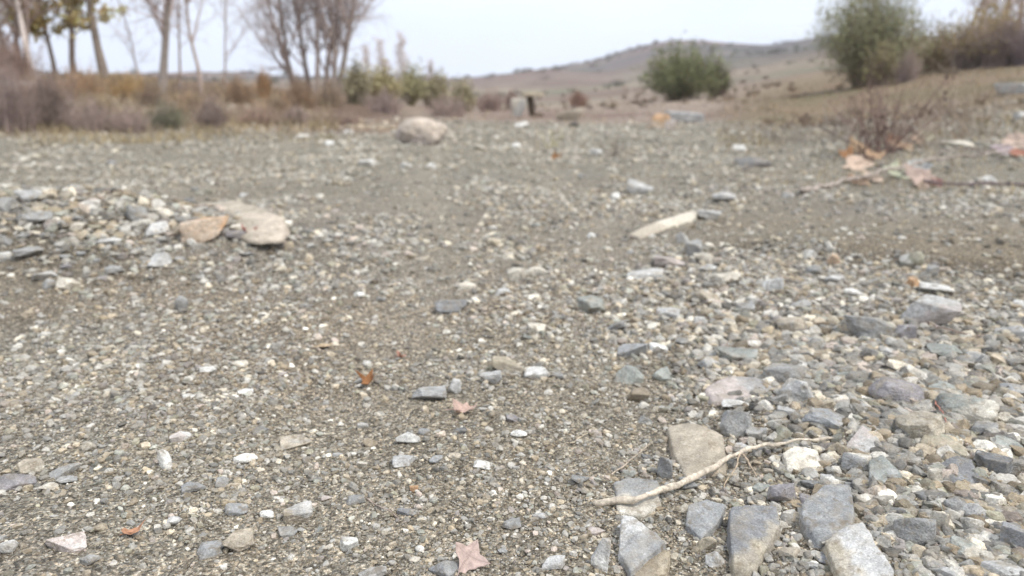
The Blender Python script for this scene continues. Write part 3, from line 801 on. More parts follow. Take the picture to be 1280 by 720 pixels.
# ------------------------------------------------------------------ gravel: far too many bits to count
def gravel():
    rng = np.random.default_rng(5); Nn = 370000
    az = np.radians(rng.uniform(-47, 47, Nn)); r = np.exp(rng.uniform(math.log(.62), math.log(17), Nn))
    x, y = r * np.sin(az), r * np.cos(az); p = np.c_[x, y]
    dens = .52 + .26 * smooth(4.5, 2.0, r) - .34 * worn(x, y) + 1.5 * fbm(p * 1.3, 51, 4) + .6 * fbm(p * 4, 52, 3)
    sx, sn = shelf(x, y)
    dens -= .45 * smooth(0, .12, sn) * (1 - smooth(.9, 1.8, sn)) * smooth(-.4, .3, sx)
    rub = smooth(.15, .6, x) * (1 - smooth(-.3, .0, sn)) * smooth(2.6, 1.4, r) + .75 * np.exp(-(((x - MOUND[0] - .15) / 1.0) ** 2 + ((y - MOUND[1] - .1) / .5) ** 2))
    dens += .38 * rub + .5 * np.exp(-(((x - MOUND[0] - .1) / .9) ** 2 + ((y - MOUND[1]) / .45) ** 2)) - .25 * smooth(5, 8, r) * (az < 0)
    dens = np.clip(dens - .35 * smooth(.2, .4, az) * smooth(4.5, 7, r), .13, 1) * (1 - .6 * smooth(11, 17, r))
    keep = rng.random(Nn) < dens
    x, y, r, rub = x[keep], y[keep], r[keep], rub[keep]; n = len(x)
    u = rng.random(n)
    s = .0024 * (1 + .65 * np.clip(rub, 0, 1)) * np.where(r < 1.6, r ** .92, 1.6 ** .92 * (r / 1.6) ** .80) * np.minimum(u ** (-1 / 1.9), 5.0) * (1 + .35 * np.clip(rub, 0, 1))
    z = Zs(x, y)
    pal_ = np.array([COL[k] for k in ['grey', 'bluegrey', 'lightgrey', 'cream', 'white', 'tan', 'pink', 'purple', 'dark', 'olive', 'green', 'brown', 'ochre', 'slate']])
    pw = np.array([22, 9, 16, 7, 5, 10, 4, 3, 6, 4, 8, 10, 3, 3], float); pw /= pw.sum()
    col = pal_[rng.choice(len(pal_), n, p=pw)] * rng.uniform(.48, 1.5, (n, 1)) * np.array([1.03, 1, .94])
    fm = (.18 + .32 * smooth(2.2, 7, r))[:, None]
    col = col * (1 - fm) + land_colour(x, y) * 1.35 * fm
    big = s > .0078 * r ** .85
    Vs, Fs, Cs, off = [], [], [], 0
    for lvl, sel in ((1, ~big), (2, big)):
        ids = np.nonzero(sel)[0]
        nP = 26; pr = rng.integers(0, nP, len(ids))
        for k in range(nP):
            q = ids[pr == k]
            if not len(q): continue
            kind = ['angular', 'angular', 'round', 'flat', 'block'][k % 5]
            pv, pf = rock_points(np.random.default_rng(1000 + k + lvl * 100), kind, lvl + (lvl > 1), .12)
            m = len(q); a = rng.uniform(0, 2 * math.pi, m); t1 = rng.normal(0, .28, m); t2 = rng.normal(0, .28, m)
            ex = np.stack([np.ones(m), rng.uniform(.6, .95, m), rng.uniform(.38, .75, m) * (.6 if kind == 'flat' else 1)], 1)
            L = pv[None] * (ex * s[q, None] * .5)[:, None, :]
            ca, sa = np.cos(t1)[:, None], np.sin(t1)[:, None]; Y, Zz = L[..., 1] * ca - L[..., 2] * sa, L[..., 1] * sa + L[..., 2] * ca
            cb, sb = np.cos(t2)[:, None], np.sin(t2)[:, None]; X, Zz = L[..., 0] * cb + Zz * sb, -L[..., 0] * sb + Zz * cb
            c2, s2 = np.cos(a)[:, None], np.sin(a)[:, None]; X, Y = X * c2 - Y * s2, X * s2 + Y * c2
            W = np.stack([X + x[q, None], Y + y[q, None], Zz + (z[q] + s[q] * ex[:, 2] * .22)[:, None]], -1)
            nv = len(pv)
            Fs.append((pf[None] + (np.arange(m) * nv)[:, None, None] + off).reshape(-1, 3)); off += m * nv
            Vs.append(W.reshape(-1, 3)); Cs.append(np.repeat(col[q], nv, 0))
    o = mesh_np('gravel', np.vstack(Vs), np.vstack(Fs), M_STONE, np.vstack(Cs), False)
    tag(o, 'grey mixed gravel and grit covering the river flat', 'gravel', kind='stuff')
    print('gravel', n, len(o.data.polygons))
gravel()

# ------------------------------------------------------------------ dry root, sticks, driftwood
def path_pts(pix, lift, n=40, wob=.0016, seed=1):
    """points along a line of pixels, lift = height above the land in metres per pixel"""
    pts = []
    for (x, y), h in zip(pix, lift):
        g = at(x, y); k = (HC - h - g[2]) / max(HC - g[2], 1e-4)
        d = ray(x, y); g2 = np.array([d[0], d[1], d[2]]); t = 0
        base = g.copy(); o = np.array([0, 0, HC]); f = 1 - h / max(HC - g[2], .05)
        pts.append(o + (base - o) * f)
    pts = np.array(pts); s = np.r_[0, np.cumsum(np.linalg.norm(np.diff(pts, axis=0), axis=1))]
    q = np.linspace(0, s[-1], n); out = np.stack([np.interp(q, s, pts[:, k]) for k in range(3)], 1)
    ker = np.array([1, 2, 3, 2, 1.]) / 9
    if n > 12:
        for k in range(3): out[2:-2, k] = np.convolve(out[:, k], ker, 'valid')
    rg = np.random.default_rng(seed); w = np.stack([fbm(np.c_[q * 55 + 9 * k, q * 0 + seed, q * 0], seed + k, 3) for k in range(3)], 1)
    return out + w * wob
def stick(name, pix, lift, r0, r1, col, mat=None, seed=1, n=40, wob=.0016, sides=8, parent=None, knob=.25, loc=None):
    pts = path_pts(pix, lift, n, wob, seed); t = np.linspace(0, 1, n)
    R = (r0 + (r1 - r0) * t) * (1 + knob * fbm(np.c_[t * 18, t * 0 + seed, t * 0], seed + 5, 3))
    R[0] *= .35; R[-1] *= .3
    loc = pts[0] if loc is None else loc
    V, F = tubes((pts - loc)[None], R[None], sides)
    c = np.array(col) * (1 + .22 * fbm(np.c_[np.repeat(t, sides) * 14, np.tile(np.arange(sides), n) * .6, np.zeros(n * sides)], seed + 2, 3))[:, None]
    return mesh_np(name, V, F, mat or M_WOOD, c, True, parent, loc)
root = stick('dry_root', [(742, 630), (775, 622), (800, 624), (835, 613), (862, 598), (890, 583), (922, 566), (960, 556), (1000, 551), (1042, 547)],
             [.004, .012, .018, .016, .018, .022, .018, .015, .016, .010], .0052, .0024, (.58, .50, .39), seed=4, n=90, wob=.0050, sides=10, knob=.6)
tag(root, 'long pale dry root lying across stones', 'dry root')
def rootlet(pix, lift, r, s):
    o = stick('rootlet', pix, lift, r, r * .5, (.48, .38, .27), seed=s, n=24, wob=.002, sides=6)
    loc = o.location.copy(); o.parent = root; o.location = loc - root.location
rootlet([(925, 566), (921, 584), (912, 594), (905, 606), (908, 616)], [.018, .012, .006, .004, .003], .0015, 11)
rootlet([(928, 566), (936, 580), (946, 596)], [.018, .012, .004], .0016, 12)
rootlet([(900, 577), (896, 590), (889, 596)], [.02, .01, .004], .0010, 13)
tag(stick('twig', [(764, 594), (782, 580), (798, 566), (812, 555)], [.004, .006, .008, .006], .0012, .0008, (.45, .37, .28), seed=21), 'thin straight twig beyond the tip of the dry root', 'twig')
tag(stick('twig', [(455, 622), (478, 634), (500, 648)], [.003, .005, .003], .0010, .0007, (.36, .29, .24), seed=22), 'short thin brown twig lying in the open gravel', 'twig')
tag(stick('twig', [(1168, 500), (1180, 520), (1190, 538), (1206, 546)], [.02, .018, .012, .004], .0016, .0008, (.42, .20, .15), seed=23, wob=.003), 'reddish curled rootlet across the pale greenish cobble', 'twig')
tag(stick('twig', [(1150, 400), (1180, 412), (1215, 420), (1262, 420)], [.012, .015, .012, .006], .0022, .0010, (.30, .22, .18), seed=24, wob=.006), 'brown bent twig beside the half-buried pale rock', 'twig')
tag(stick('twig', [(1152, 375), (1185, 388), (1225, 400)], [.01, .014, .006], .0016, .0010, (.38, .30, .22), seed=25, wob=.006), 'pale thin twig beyond the half-buried pale rock', 'twig')
tag(stick('twig', [(712, 556), (722, 548), (735, 543)], [.003, .005, .003], .0011, .0007, (.52, .44, .32), seed=26, wob=.003), 'tiny straw-coloured twig in open gravel near the tan rock', 'twig')
tag(stick('twig', [(488, 398), (520, 390), (560, 376)], [.004, .006, .004], .0018, .0010, (.45, .38, .29), seed=27, wob=.005), 'thin pale twig lying beside the slate-blue stone', 'twig')
tag(stick('twig', [(536, 314), (552, 310), (566, 303)], [.004, .006, .004], .0024, .0012, (.58, .50, .38), seed=28, wob=.005), 'straw-coloured twig on the gravel beyond the cream block', 'twig')
dw = hero([(781, 295, .5), (798, 285, 1.8), (828, 275, 3.0), (856, 265, 4.0), (876, 261, 3.6), (868, 273, 1.2), (836, 285, .8), (800, 298, .3)], 'tan', 'bleached flat piece of driftwood lying on gravel', 'cream', (.3, .2, .5), rough=.05, name='driftwood', spread=1.02)
dw.data.materials[0] = M_WOOD; dw['category'] = 'driftwood'; del dw['group']; STONES.pop()
# fallen branches with dead leaves on the right
br = stick('fallen_branch', [(1000, 239), (1040, 230), (1085, 219), (1125, 209), (1165, 199), (1210, 194), (1262, 190)], [.02, .04, .06, .07, .06, .05, .03], .014, .008, (.38, .32, .27), M_BARK, seed=41, n=70, wob=.02, sides=8)
tag(br, 'long grey-brown fallen branch lying over dead leaves', 'branch')
for k, (pix, lf, r) in enumerate([([(1165, 199), (1172, 190), (1195, 186), (1230, 188)], [.06, .08, .07, .04], .006), ([(1220, 193), (1250, 184), (1284, 178)], [.05, .07, .06], .006), ([(1095, 216), (1102, 206), (1108, 194)], [.06, .09, .12], .004)]):
    o = stick('side_twig', pix, lf, r, r * .5, (.27, .22, .19), M_BARK, seed=45 + k, n=24, wob=.012, sides=6); l0 = o.location.copy(); o.parent = br; o.location = l0 - br.location
tag(stick('fallen_branch', [(1120, 213), (1140, 221), (1165, 228), (1200, 230), (1240, 229), (1290, 231)], [.05, .04, .04, .04, .03, .03], .006, .008, (.17, .13, .13), M_BARK, seed=42, n=60, wob=.008, sides=8), 'thin dark branch forking away below the grey-brown one', 'branch')
tag(stick('stick', [(928, 213), (945, 205), (968, 207)], [.03, .05, .02], .008, .005, (.15, .13, .12), M_BARK, seed=43, n=30, wob=.01), 'short dark stick on the far gravel beyond the driftwood', 'stick')

# ------------------------------------------------------------------ dead leaves
def leaf(px, py, size_px, col, label, yaw=0.0, lobes=5, curl=.5, roll=.0, pitch=.0, lift=.006, depthc=.55, stalk=True, seed=0):
    rng = np.random.default_rng(seed + int(px)); g = at(px, py); k = depth_of(g) / FPX; L = size_px * k * .5
    nt, nr = 60, 9
    th = np.linspace(0, 2 * math.pi, nt, endpoint=False)
    prof = 1 - depthc * (np.abs(np.sin(th * lobes / 2)) ** .75); prof *= 1 + .16 * np.cos(th + 1.1 * seed) + .20 * vnoise(np.c_[np.cos(th) * 3, np.sin(th) * 3, th * 0 + seed], seed)
    V = [[0, 0, 0]]; col_t = [0]
    for i in range(1, nr + 1):
        q = i / nr
        for t, pr in zip(th, prof):
            rr = q * (pr * q + (1 - q) * min(pr * 1.2, .6) if q < 1 else pr)
            V.append([rr * math.cos(t), rr * math.sin(t), 0]); col_t.append(q)
    V = np.array(V)
    rad = np.hypot(V[:, 0], V[:, 1])
    V[:, 2] = curl * (rad ** 2) * (.55 + .6 * vnoise(V * 1.4 + seed, seed + 1)) + .35 * curl * V[:, 1] ** 2 + .06 * vnoise(V * 4, seed + 2)
    a = np.arctan2(V[:, 1], V[:, 0]); V[:, 2] -= .05 * np.cos(a * lobes) * rad
    V = V * L
    F = []
    for j in range(nt): F.append((0, 1 + j, 1 + (j + 1) % nt, 1 + (j + 1) % nt))
    tri = [(0, 1 + j, 1 + (j + 1) % nt) for j in range(nt)]
    quads = []
    for i in range(nr - 1):
        for j in range(nt):
            a0, b0 = 1 + i * nt + j, 1 + i * nt + (j + 1) % nt
            quads += [(a0, a0 + nt, b0 + nt), (a0, b0 + nt, b0)]
    F = np.array(tri + quads)
    vein = np.abs(np.sin(np.arctan2(V[:, 1], V[:, 0]) * lobes / 2))
    t = np.array(col)[None] * (1 + .25 * vnoise(V / L * 3 + 7, seed + 4) - .18 * smooth(.12, .0, vein))[:, None]
    t = np.clip(t, .02, .8)
    R = np.array(Matrix.Rotation(pitch, 3, 'X') @ Matrix.Rotation(roll, 3, 'Y') @ Matrix.Rotation(yaw, 3, 'Z'))
    V = V @ R.T
    V[:, 2] -= np.percentile(V[:, 2], 6)
    loc = g + np.array([0, 0, lift])
    o = mesh_np('leaf', V, F, M_DRYLEAF, t, True, None, loc)
    sm = o.modifiers.new('thick', 'SOLIDIFY'); sm.thickness = .0005
    tag(o, label, 'leaf', 'dead leaves on the ground')
    if stalk:
        s0 = V[0]; dr = R @ np.array([-1, .1, .15]); pts = np.array([s0 + dr * L * q + np.array([0, 0, .08 * L * math.sin(q * 3)]) for q in np.linspace(0, 1.15, 10)])
        Vv, Ff = tubes(pts[None], np.full((1, 10), max(.0006, L * .03)), 5)
        mesh_np('leaf_stalk', Vv, Ff, M_DRYLEAF, np.array(col) * .8, True, o)
    return o
leaf(587, 706, 58, (.56, .43, .37), 'pale pink-brown lobed leaf propped up at the bottom edge', yaw=1.15, lobes=4, curl=.6, pitch=.65, roll=.35, seed=3, depthc=.5)
leaf(577, 518, 36, (.58, .42, .34), 'folded pinkish leaf with a curved stalk in open gravel', yaw=.2, lobes=3, curl=1.2, pitch=.3, seed=5)
leaf(460, 480, 30, (.33, .16, .07), 'curled rust-brown leaf standing in open gravel', yaw=1.3, lobes=4, curl=1.8, pitch=.8, seed=7)
leaf(406, 436, 24, (.52, .40, .26), 'small flat tan leaf in open gravel', yaw=.4, lobes=2, curl=.3, seed=8, depthc=.4)
leaf(502, 449, 16, (.45, .24, .17), 'tiny reddish leaf scrap beyond the folded pinkish leaf', yaw=.4, lobes=3, curl=.9, seed=9)
leaf(167, 671, 26, (.46, .25, .15), 'thin orange leaf scrap wedged between grey pebbles', yaw=.7, lobes=2, curl=.8, seed=10, depthc=.5)
leaf(312, 294, 24, (.36, .15, .12), 'dark red curled leaf beside the orange jagged rock', yaw=.5, lobes=3, curl=1.2, pitch=.4, seed=12)
leaf(695, 199, 17, (.36, .18, .07), 'rust-brown upright leaf caught in a dry grass tuft', yaw=.5, lobes=4, curl=1.2, pitch=1.0, seed=13)
LV = [(1072, 193, 34, (.54, .36, .23), 'orange-brown leaf on top of the leaf heap at the branch'), (1058, 200, 26, (.40, .20, .10), 'rust leaf on the far side of the leaf heap'),
      (1092, 200, 30, (.48, .30, .19), 'crumpled orange leaf beyond the fallen branch'), (1068, 212, 36, (.66, .47, .36), 'pale peach leaf crossing over the fallen branch'),
      (1084, 204, 20, (.12, .07, .05), 'dark shrivelled leaf in the middle of the leaf heap'), (1090, 228, 34, (.62, .46, .36), 'pale curled leaf in front of the fallen branch'),
      (1064, 229, 22, (.30, .18, .12), 'dark brown leaf tucked under the fallen branch'), (1077, 232, 20, (.45, .30, .22), 'small brown leaf at the near edge of the heap'),
      (1118, 223, 36, (.55, .52, .38), 'greenish cream leaf below the branch fork'), (1144, 215, 34, (.50, .46, .43), 'silvery grey leaf between the two branches'),
      (1150, 233, 44, (.52, .37, .31), 'flat pink leaf under the thin dark branch'), (1172, 234, 18, (.26, .13, .11), 'dark red tip of leaf under the thin dark branch'),
      (1126, 187, 34, (.56, .37, .25), 'peach leaf beyond the fallen branch at the weed foot'), (1116, 183, 22, (.42, .22, .13), 'rusty leaf behind the peach leaf at the weed foot'),
      (1160, 176, 30, (.58, .50, .36), 'straw leaf at the foot of the dry weed'), (1146, 180, 24, (.50, .34, .25), 'small tan leaf between the peach and straw leaves'),
      (1265, 186, 36, (.58, .42, .34), 'pale leaf at the far end of the fallen branch'), (1272, 196, 28, (.36, .16, .11), 'reddish leaf hanging under the fallen branch end'),
      (1254, 195, 26, (.52, .40, .40), 'mauve leaf beside the pale leaf at the branch end')]
for k, (px, py, s, c, lab) in enumerate(LV):
    rg = np.random.default_rng(60 + k)
    leaf(px, py, s * 1.05, np.minimum(np.array(c) * np.array([.92, .98, .96]), .75), lab, yaw=rg.uniform(0, 6), lobes=int(rg.choice([3, 4, 5])), curl=rg.uniform(.15, .55), pitch=rg.uniform(.25, .8), roll=rg.uniform(-.25, .25), seed=80 + k, lift=.012, depthc=float(rg.uniform(.22, .42)), stalk=k % 3 == 0)

# ------------------------------------------------------------------ plants
def brush(name, px, r, wpx, hpx, col, label, cat='shrub', group=None, n=420, leaves=0, lcol=None, seed=1, upright=.6, tw=1.0, shape='dome', lsize=1.0, tint2=None, base_lift=0.0):
    """bush of many thin stems (and leaves when it has any)"""
    rng = np.random.default_rng(seed); g = P(px, r); k = r / FPX
    W, Hh = wpx * k, hpx * k
    # stems from a spread base towards points of the crown
    a = rng.uniform(0, 2 * math.pi, n); q = np.sqrt(rng.random(n))
    bx = np.stack([np.cos(a) * q * W * .34, np.sin(a) * q * W * .30], 1) * .7
    el = rng.uniform(.12, 1.0, n) ** upright * math.pi / 2
    lump = 1 + .28 * vnoise(np.c_[np.cos(a) * 2.2, np.sin(a) * 2.2, el * 2.5], seed)
    rad = lump * rng.uniform(.4, 1.12, n)
    if shape == 'globe':
        q3 = unit(rng.normal(size=(n, 3))); lump = 1 + .55 * vnoise(q3 * 2.3 + seed, seed); rad = lump * rng.uniform(.5, 1.0, n) ** .6
        tip = np.stack([q3[:, 0] * W * .5 * rad, q3[:, 1] * W * .45 * rad, Hh * .54 + q3[:, 2] * Hh * .47 * rad], 1); bx = bx * .35
    elif shape == 'column': tip = np.stack([np.cos(a) * np.cos(el) * W * .5 * rad, np.sin(a) * np.cos(el) * W * .5 * rad, Hh * rng.uniform(.35, 1, n) * np.clip(1.15 - .3 * np.cos(el), 0, 1)], 1)
    else: tip = np.stack([np.cos(a) * np.cos(el) * W * .52 * rad, np.sin(a) * np.cos(el) * W * .42 * rad, (np.sin(el) * .95 + .05) * Hh * rad], 1)
    K = 6; t = np.linspace(0, 1, K)
    st = np.c_[bx, np.full(n, -.04)]
    zb = Zs(g[0] + bx[:, 0], g[1] + bx[:, 1]) - g[2]; st[:, 2] += zb
    Pt = st[:, None, :] * (1 - t)[None, :, None] + tip[:, None, :] * t[None, :, None]
    Pt[:, :, 2] += (np.sin(t * math.pi)[None, :] * .10 * Hh) * rng.uniform(0, 1, (n, 1))
    Pt += np.cumsum(rng.normal(0, .016 * (W + Hh) / 2, Pt.shape), axis=1) * t[None, :, None]
    r0 = .0042 * tw * max(r / 16, .25)
    R = r0 * (1 - .65 * t)[None, :] * rng.uniform(.6, 1.4, (n, 1))
    # side twigs
    m = n * 3; src = rng.integers(0, n, m); tt = rng.integers(2, K, m); p0 = Pt[src, tt]
    dr = unit(unit(Pt[src, np.minimum(tt, K - 1)] - Pt[src, tt - 1]) + rng.normal(0, .7, (m, 3))); ln = rng.uniform(.08, .26, m) * Hh
    P2 = p0[:, None, :] + dr[:, None, :] * ln[:, None, None] * t[None, :, None] + np.cumsum(rng.normal(0, .008 * Hh, (m, K, 3)), axis=1) * t[None, :, None]
    R2 = r0 * .55 * (1 - .6 * t)[None, :] * np.ones((m, 1))
    Pa = np.vstack([Pt, P2]); Ra = np.vstack([R, R2]); Pa[:, :, 2] = np.maximum(Pa[:, :, 2], -.05 + np.minimum(0, zb.min()))
    c = (1.8 if name in ('thicket', 'hedge_shrub', 'suckers') else 1.5) * np.array(col)[None] * np.array([1.07, 1, .90]) * (1 + .5 * rng.uniform(-1, 1, (len(Pa), 1)))
    if tint2 is not None:
        w = (vnoise(Pa[:, -1] / max(W, .01) * 4, seed + 6) > .1)[:, None] * rng.uniform(.3, 1, (len(Pa), 1)); c = c * (1 - w) + np.array(tint2) * w
    loc = g + np.array([0, 0, base_lift])
    if not leaves:
        V, F = tubes(Pa, Ra, 3)
        o = mesh_np(name, V, F, M_TWIG, np.repeat(c, K * 3, 0), True, None, loc)
        return tag(o, label, cat, group)
    e = empty(name, loc, label, cat, group)
    V, F = tubes(Pa, Ra, 3); mesh_np('branches', V, F, M_TWIG, np.repeat(c, K * 3, 0), True, e)
    allp = Pa[:, 2:].reshape(-1, 3)[rng.integers(0, len(Pa) * (K - 2), leaves * 2)]
    hz = allp[:, 2] > Hh * rng.uniform(.05, .40, len(allp)); allp = allp[hz][:leaves]
    foliage('foliage', allp + rng.normal(0, .03 * Hh, allp.shape), .032 * lsize * max(r / 16, .35), lcol, e, seed)
    return e
def foliage(name, pts, size, cols, parent, seed=0):
    rng = np.random.default_rng(seed + 500); n = len(pts); cols = np.atleast_2d(np.array(cols))
    d1 = unit(rng.normal(size=(n, 3))); d2 = unit(np.cross(d1, rng.normal(size=(n, 3)))); s = size * rng.uniform(.6, 1.5, (n, 1))
    nrm = np.cross(d1, d2)
    V = np.stack([pts - d1 * s, pts + d2 * s * .45 + nrm * s * .12, pts + d1 * s, pts - d2 * s * .45 + nrm * s * .12], 1).reshape(-1, 3)
    F = np.arange(n * 4).reshape(n, 4)
    big = vnoise(pts / max(np.ptp(pts[:, 2]), .1) * 5, seed + 2)
    c = 1.3 * cols[rng.integers(0, len(cols), n)] * (1 + .3 * rng.uniform(-1, 1, (n, 1))) * (1 + .25 * big[:, None])
    return mesh_np(name, V, F, M_LEAF, np.repeat(np.clip(c, .02, .7), 4, 0), True, parent)

def bare_tree(name, px, r, hm, rad, col, label, seed=1, lean=(0, 0), stems=1, group='bare trees', spread=.75, crown_from=.25, n1=16, n2=7, n3=5, ccol=None, leaves=0, lcol=None, upb=.35, stem_dirs=None, crown_len=.42, tw=1.0, lowleaf=None, offs=None):
    rng = np.random.default_rng(seed); g = P(px, r); e = empty(name, g, label, 'tree', group)
    K = 7; t = np.linspace(0, 1, K)
    def grow(p0, d, L, r0, wob, up, taper=.75):
        n = len(p0); Pt = np.zeros((n, K, 3)); Pt[:, 0] = p0; dd = d.copy()
        for i in range(1, K):
            dd = unit(dd + rng.normal(0, wob, (n, 3)) + np.array([0, 0, up / K])); Pt[:, i] = Pt[:, i - 1] + dd * (L / (K - 1))[:, None]
        return Pt, r0[:, None] * (1 - taper * t)[None, :]
    if stem_dirs is None: stem_dirs = [(lean[0], lean[1], 1.0)] if stems == 1 else [(rng.normal(0, .28), rng.normal(0, .2), 1.0) for _ in range(stems)]
    sd_ = np.array([s[:3] for s in stem_dirs], float); ns = len(sd_); rad = rad * (.46 if ns > 1 else .72)
    col = 1.95 * np.array(col); ccol = 2.1 * np.array(ccol) if ccol is not None else None
    off = np.array([[rng.normal(0, rad * (2.2 if ns > 1 else 0)), rng.normal(0, rad * (1.0 if ns > 1 else 0)), -.12] for _ in range(ns)])
    if offs is not None: off[:, :2] = np.array(offs)
    P0, R0 = grow(off, unit(sd_), np.full(ns, hm) * rng.uniform(.85, 1.05, ns), rad * rng.uniform(.7, 1.1, ns) if ns > 1 else np.array([rad]), .07, .12)
    R0[:, 0] *= 1.35
    def kids(Pp, Rp, n, tmin, sp, lr, Lp, up, rr=.55):
        N = len(Pp); src = np.repeat(np.arange(N), n); tt = rng.uniform(tmin, .98, N * n); fi = tt * (K - 1); i0 = np.minimum(fi.astype(int), K - 2); f = fi - i0
        p = Pp[src, i0] * (1 - f)[:, None] + Pp[src, i0 + 1] * f[:, None]; rr_ = Rp[src, i0] * (1 - f) + Rp[src, i0 + 1] * f
        d = unit(Pp[src, i0 + 1] - Pp[src, i0]); side = unit(np.cross(d, rng.normal(size=d.shape)))
        nd_ = unit(d * (1 - sp * .5) + side * sp * rng.uniform(.6, 1.2, (len(d), 1)))
        L = Lp[src] * lr * rng.uniform(.6, 1.2, len(d)) * (1.15 - .55 * tt)
        q = grow(p, nd_, L, np.maximum(rr_ * rr, .0035 * tw), .12, up); return q[0], q[1], L
    P1, R1, L1 = kids(P0, R0, n1, crown_from, spread, crown_len, np.full(ns, hm), upb, .42)
    P2_, R2_, L2 = kids(P1, R1, n2, .15, .8, .5, L1, upb * .6, .6)
    P3, R3, L3 = kids(P2_, R2_, n3, .1, .85, .55, L2, .2, .65)
    V, F = tubes(P0, R0, 9); c = np.repeat(np.array(col)[None] * (1 + .25 * rng.uniform(-1, 1, (ns, 1))), K * 9, 0); mesh_np('trunk', V, F, M_BARK, c, True, e)
    Pa, Ra = np.vstack([P1, P2_, P3]), np.vstack([R1, R2_, R3]); cc = np.array(ccol if ccol is not None else col)
    V, F = tubes(Pa, Ra, 4); c = np.repeat(cc[None] * (1 + .3 * rng.uniform(-1, 1, (len(Pa), 1))), K * 4, 0); mesh_np('crown', V, F, M_BARK, c, True, e)
    if leaves:
        pp = np.vstack([P2_, P3]).reshape(-1, 3); pp = pp[rng.integers(0, len(pp), leaves)] + rng.normal(0, .06, (leaves, 3))
        if lowleaf: pp = pp[(pp[:, 2] > lowleaf[0]) & (pp[:, 2] < lowleaf[1])]
        if len(pp): foliage('leaves', pp, .075, lcol, e, seed)
    return e

# --- left bank trees
BK = (.19, .15, .125); BK2 = (.17, .145, .125); CR = (.23, .185, .165)
bare_tree('bare_tree', 16, 20.5, 6.0, .16, (.165, .13, .11), 'thick many-stemmed bare tree at the picture edge on the bank', 101, stem_dirs=[(-.16, .05, 1), (-.08, 0, 1), (.01, .1, 1), (.06, 0, 1), (.12, .1, 1), (-.2, .2, 1)], offs=[(-.35, 0), (-.15, .1), (.0, -.1), (.15, .1), (.3, 0), (-.5, .1)], n1=15, n2=7, n3=5, crown_from=.1, tw=1.1, crown_len=.26, ccol=(.20, .155, .13))
bare_tree('bare_tree', 45, 20.2, 6.2, .085, (.42, .37, .33), 'pale-barked slender tree beside the thick many-stemmed one', 102, lean=(.03, 0), n1=22, tw=1.3, crown_from=.2, ccol=CR)
bare_tree('leafy_tree', 73, 22, 3.4, .085, BK, 'slim tree holding yellow-brown leaves, beside the pale-barked tree', 103, lean=(.03, 0), n1=13, crown_from=.30, leaves=2800, lcol=[(.60, .42, .17), (.55, .45, .19), (.66, .46, .22), (.46, .40, .19)], group='half-leafy trees')
bare_tree('leafy_tree', 97, 21.5, 3.5, .11, BK, 'dark-trunked tree with a yellow-brown leafy crown', 104, lean=(-.02, 0), n1=13, crown_from=.30, leaves=2800, lcol=[(.60, .42, .17), (.55, .45, .19), (.66, .46, .22), (.46, .40, .19)], group='half-leafy trees')
bare_tree('bare_tree', 135, 21, 6.0, .135, (.22, .18, .145), 'leaning stout bare tree with a curved foot', 105, lean=(-.12, .02), n1=24, tw=1.3, crown_from=.22, ccol=CR)
bare_tree('bare_tree', 201, 17.8, 6.0, .115, BK2, 'grey bare tree with a low forked limb', 106, lean=(-.03, 0), n1=24, tw=1.3, crown_from=.16, ccol=CR)
bare_tree('sapling', 226, 19, 4.6, .04, BK, 'thin bare sapling between the forked tree and the next sapling', 107, lean=(.0, 0), n1=18, n2=5, n3=3, crown_from=.2, ccol=CR, group='bare saplings')
bare_tree('sapling', 253, 18.2, 4.8, .055, BK, 'straight dark sapling, thickest of the thin ones on the bank', 108, lean=(.02, 0), n1=18, n2=5, n3=4, crown_from=.2, ccol=CR, group='bare saplings')
bare_tree('sapling', 281, 19, 3.6, .035, BK, 'slanting thin sapling on the bank before the multi-stemmed tree', 109, lean=(.18, 0), n1=18, n2=4, n3=3, crown_from=.2, ccol=CR, group='bare saplings')
bare_tree('sapling', 178, 20, 3.2, .03, BK, 'thin wispy sapling close behind the forked tree', 119, lean=(-.12, 0), n1=18, n2=5, n3=4, crown_from=.15, ccol=CR, group='bare saplings')
bare_tree('bare_tree', 396, 22, 7.0, .15, (.20, .165, .145), 'large bare multi-stemmed tree with fanned branches on the bank', 110, stem_dirs=[(-.20, 0, 1), (-.10, .1, 1), (-.03, 0, 1), (.03, .1, 1), (.10, .05, 1), (.21, 0, 1), (-.24, .1, 1), (.15, .2, 1)], offs=[(-.5, 0), (-.2, .2), (.0, 0), (.2, .1), (.45, 0), (.5, .1), (-.55, .1), (.3, .3)], n1=26, n2=8, n3=6, crown_from=.1, tw=1.1, spread=.52, upb=.7, ccol=(.24, .20, .18), crown_len=.34)
for k, (px, r, h, lab) in enumerate([(480, 80, 6.2, 'broadest of the far slim poplars in the haze'), (505, 82, 6.8, 'tallest of the far slim poplars, narrow and pointed'), (536, 95, 4.2, 'short far poplar standing apart from the others'), (462, 84, 5.2, 'blurry far poplar partly behind the multi-stemmed tree')]):
    bare_tree('poplar', px, r, h, .07, (.33, .29, .27), lab, 130 + k, n1=90, n2=6, n3=4, spread=.75, crown_from=.08, ccol=(.36, .32, .30), upb=.8, group='far poplars', crown_len=.2, tw=4.5)  # bark colours paled to paint in distance haze

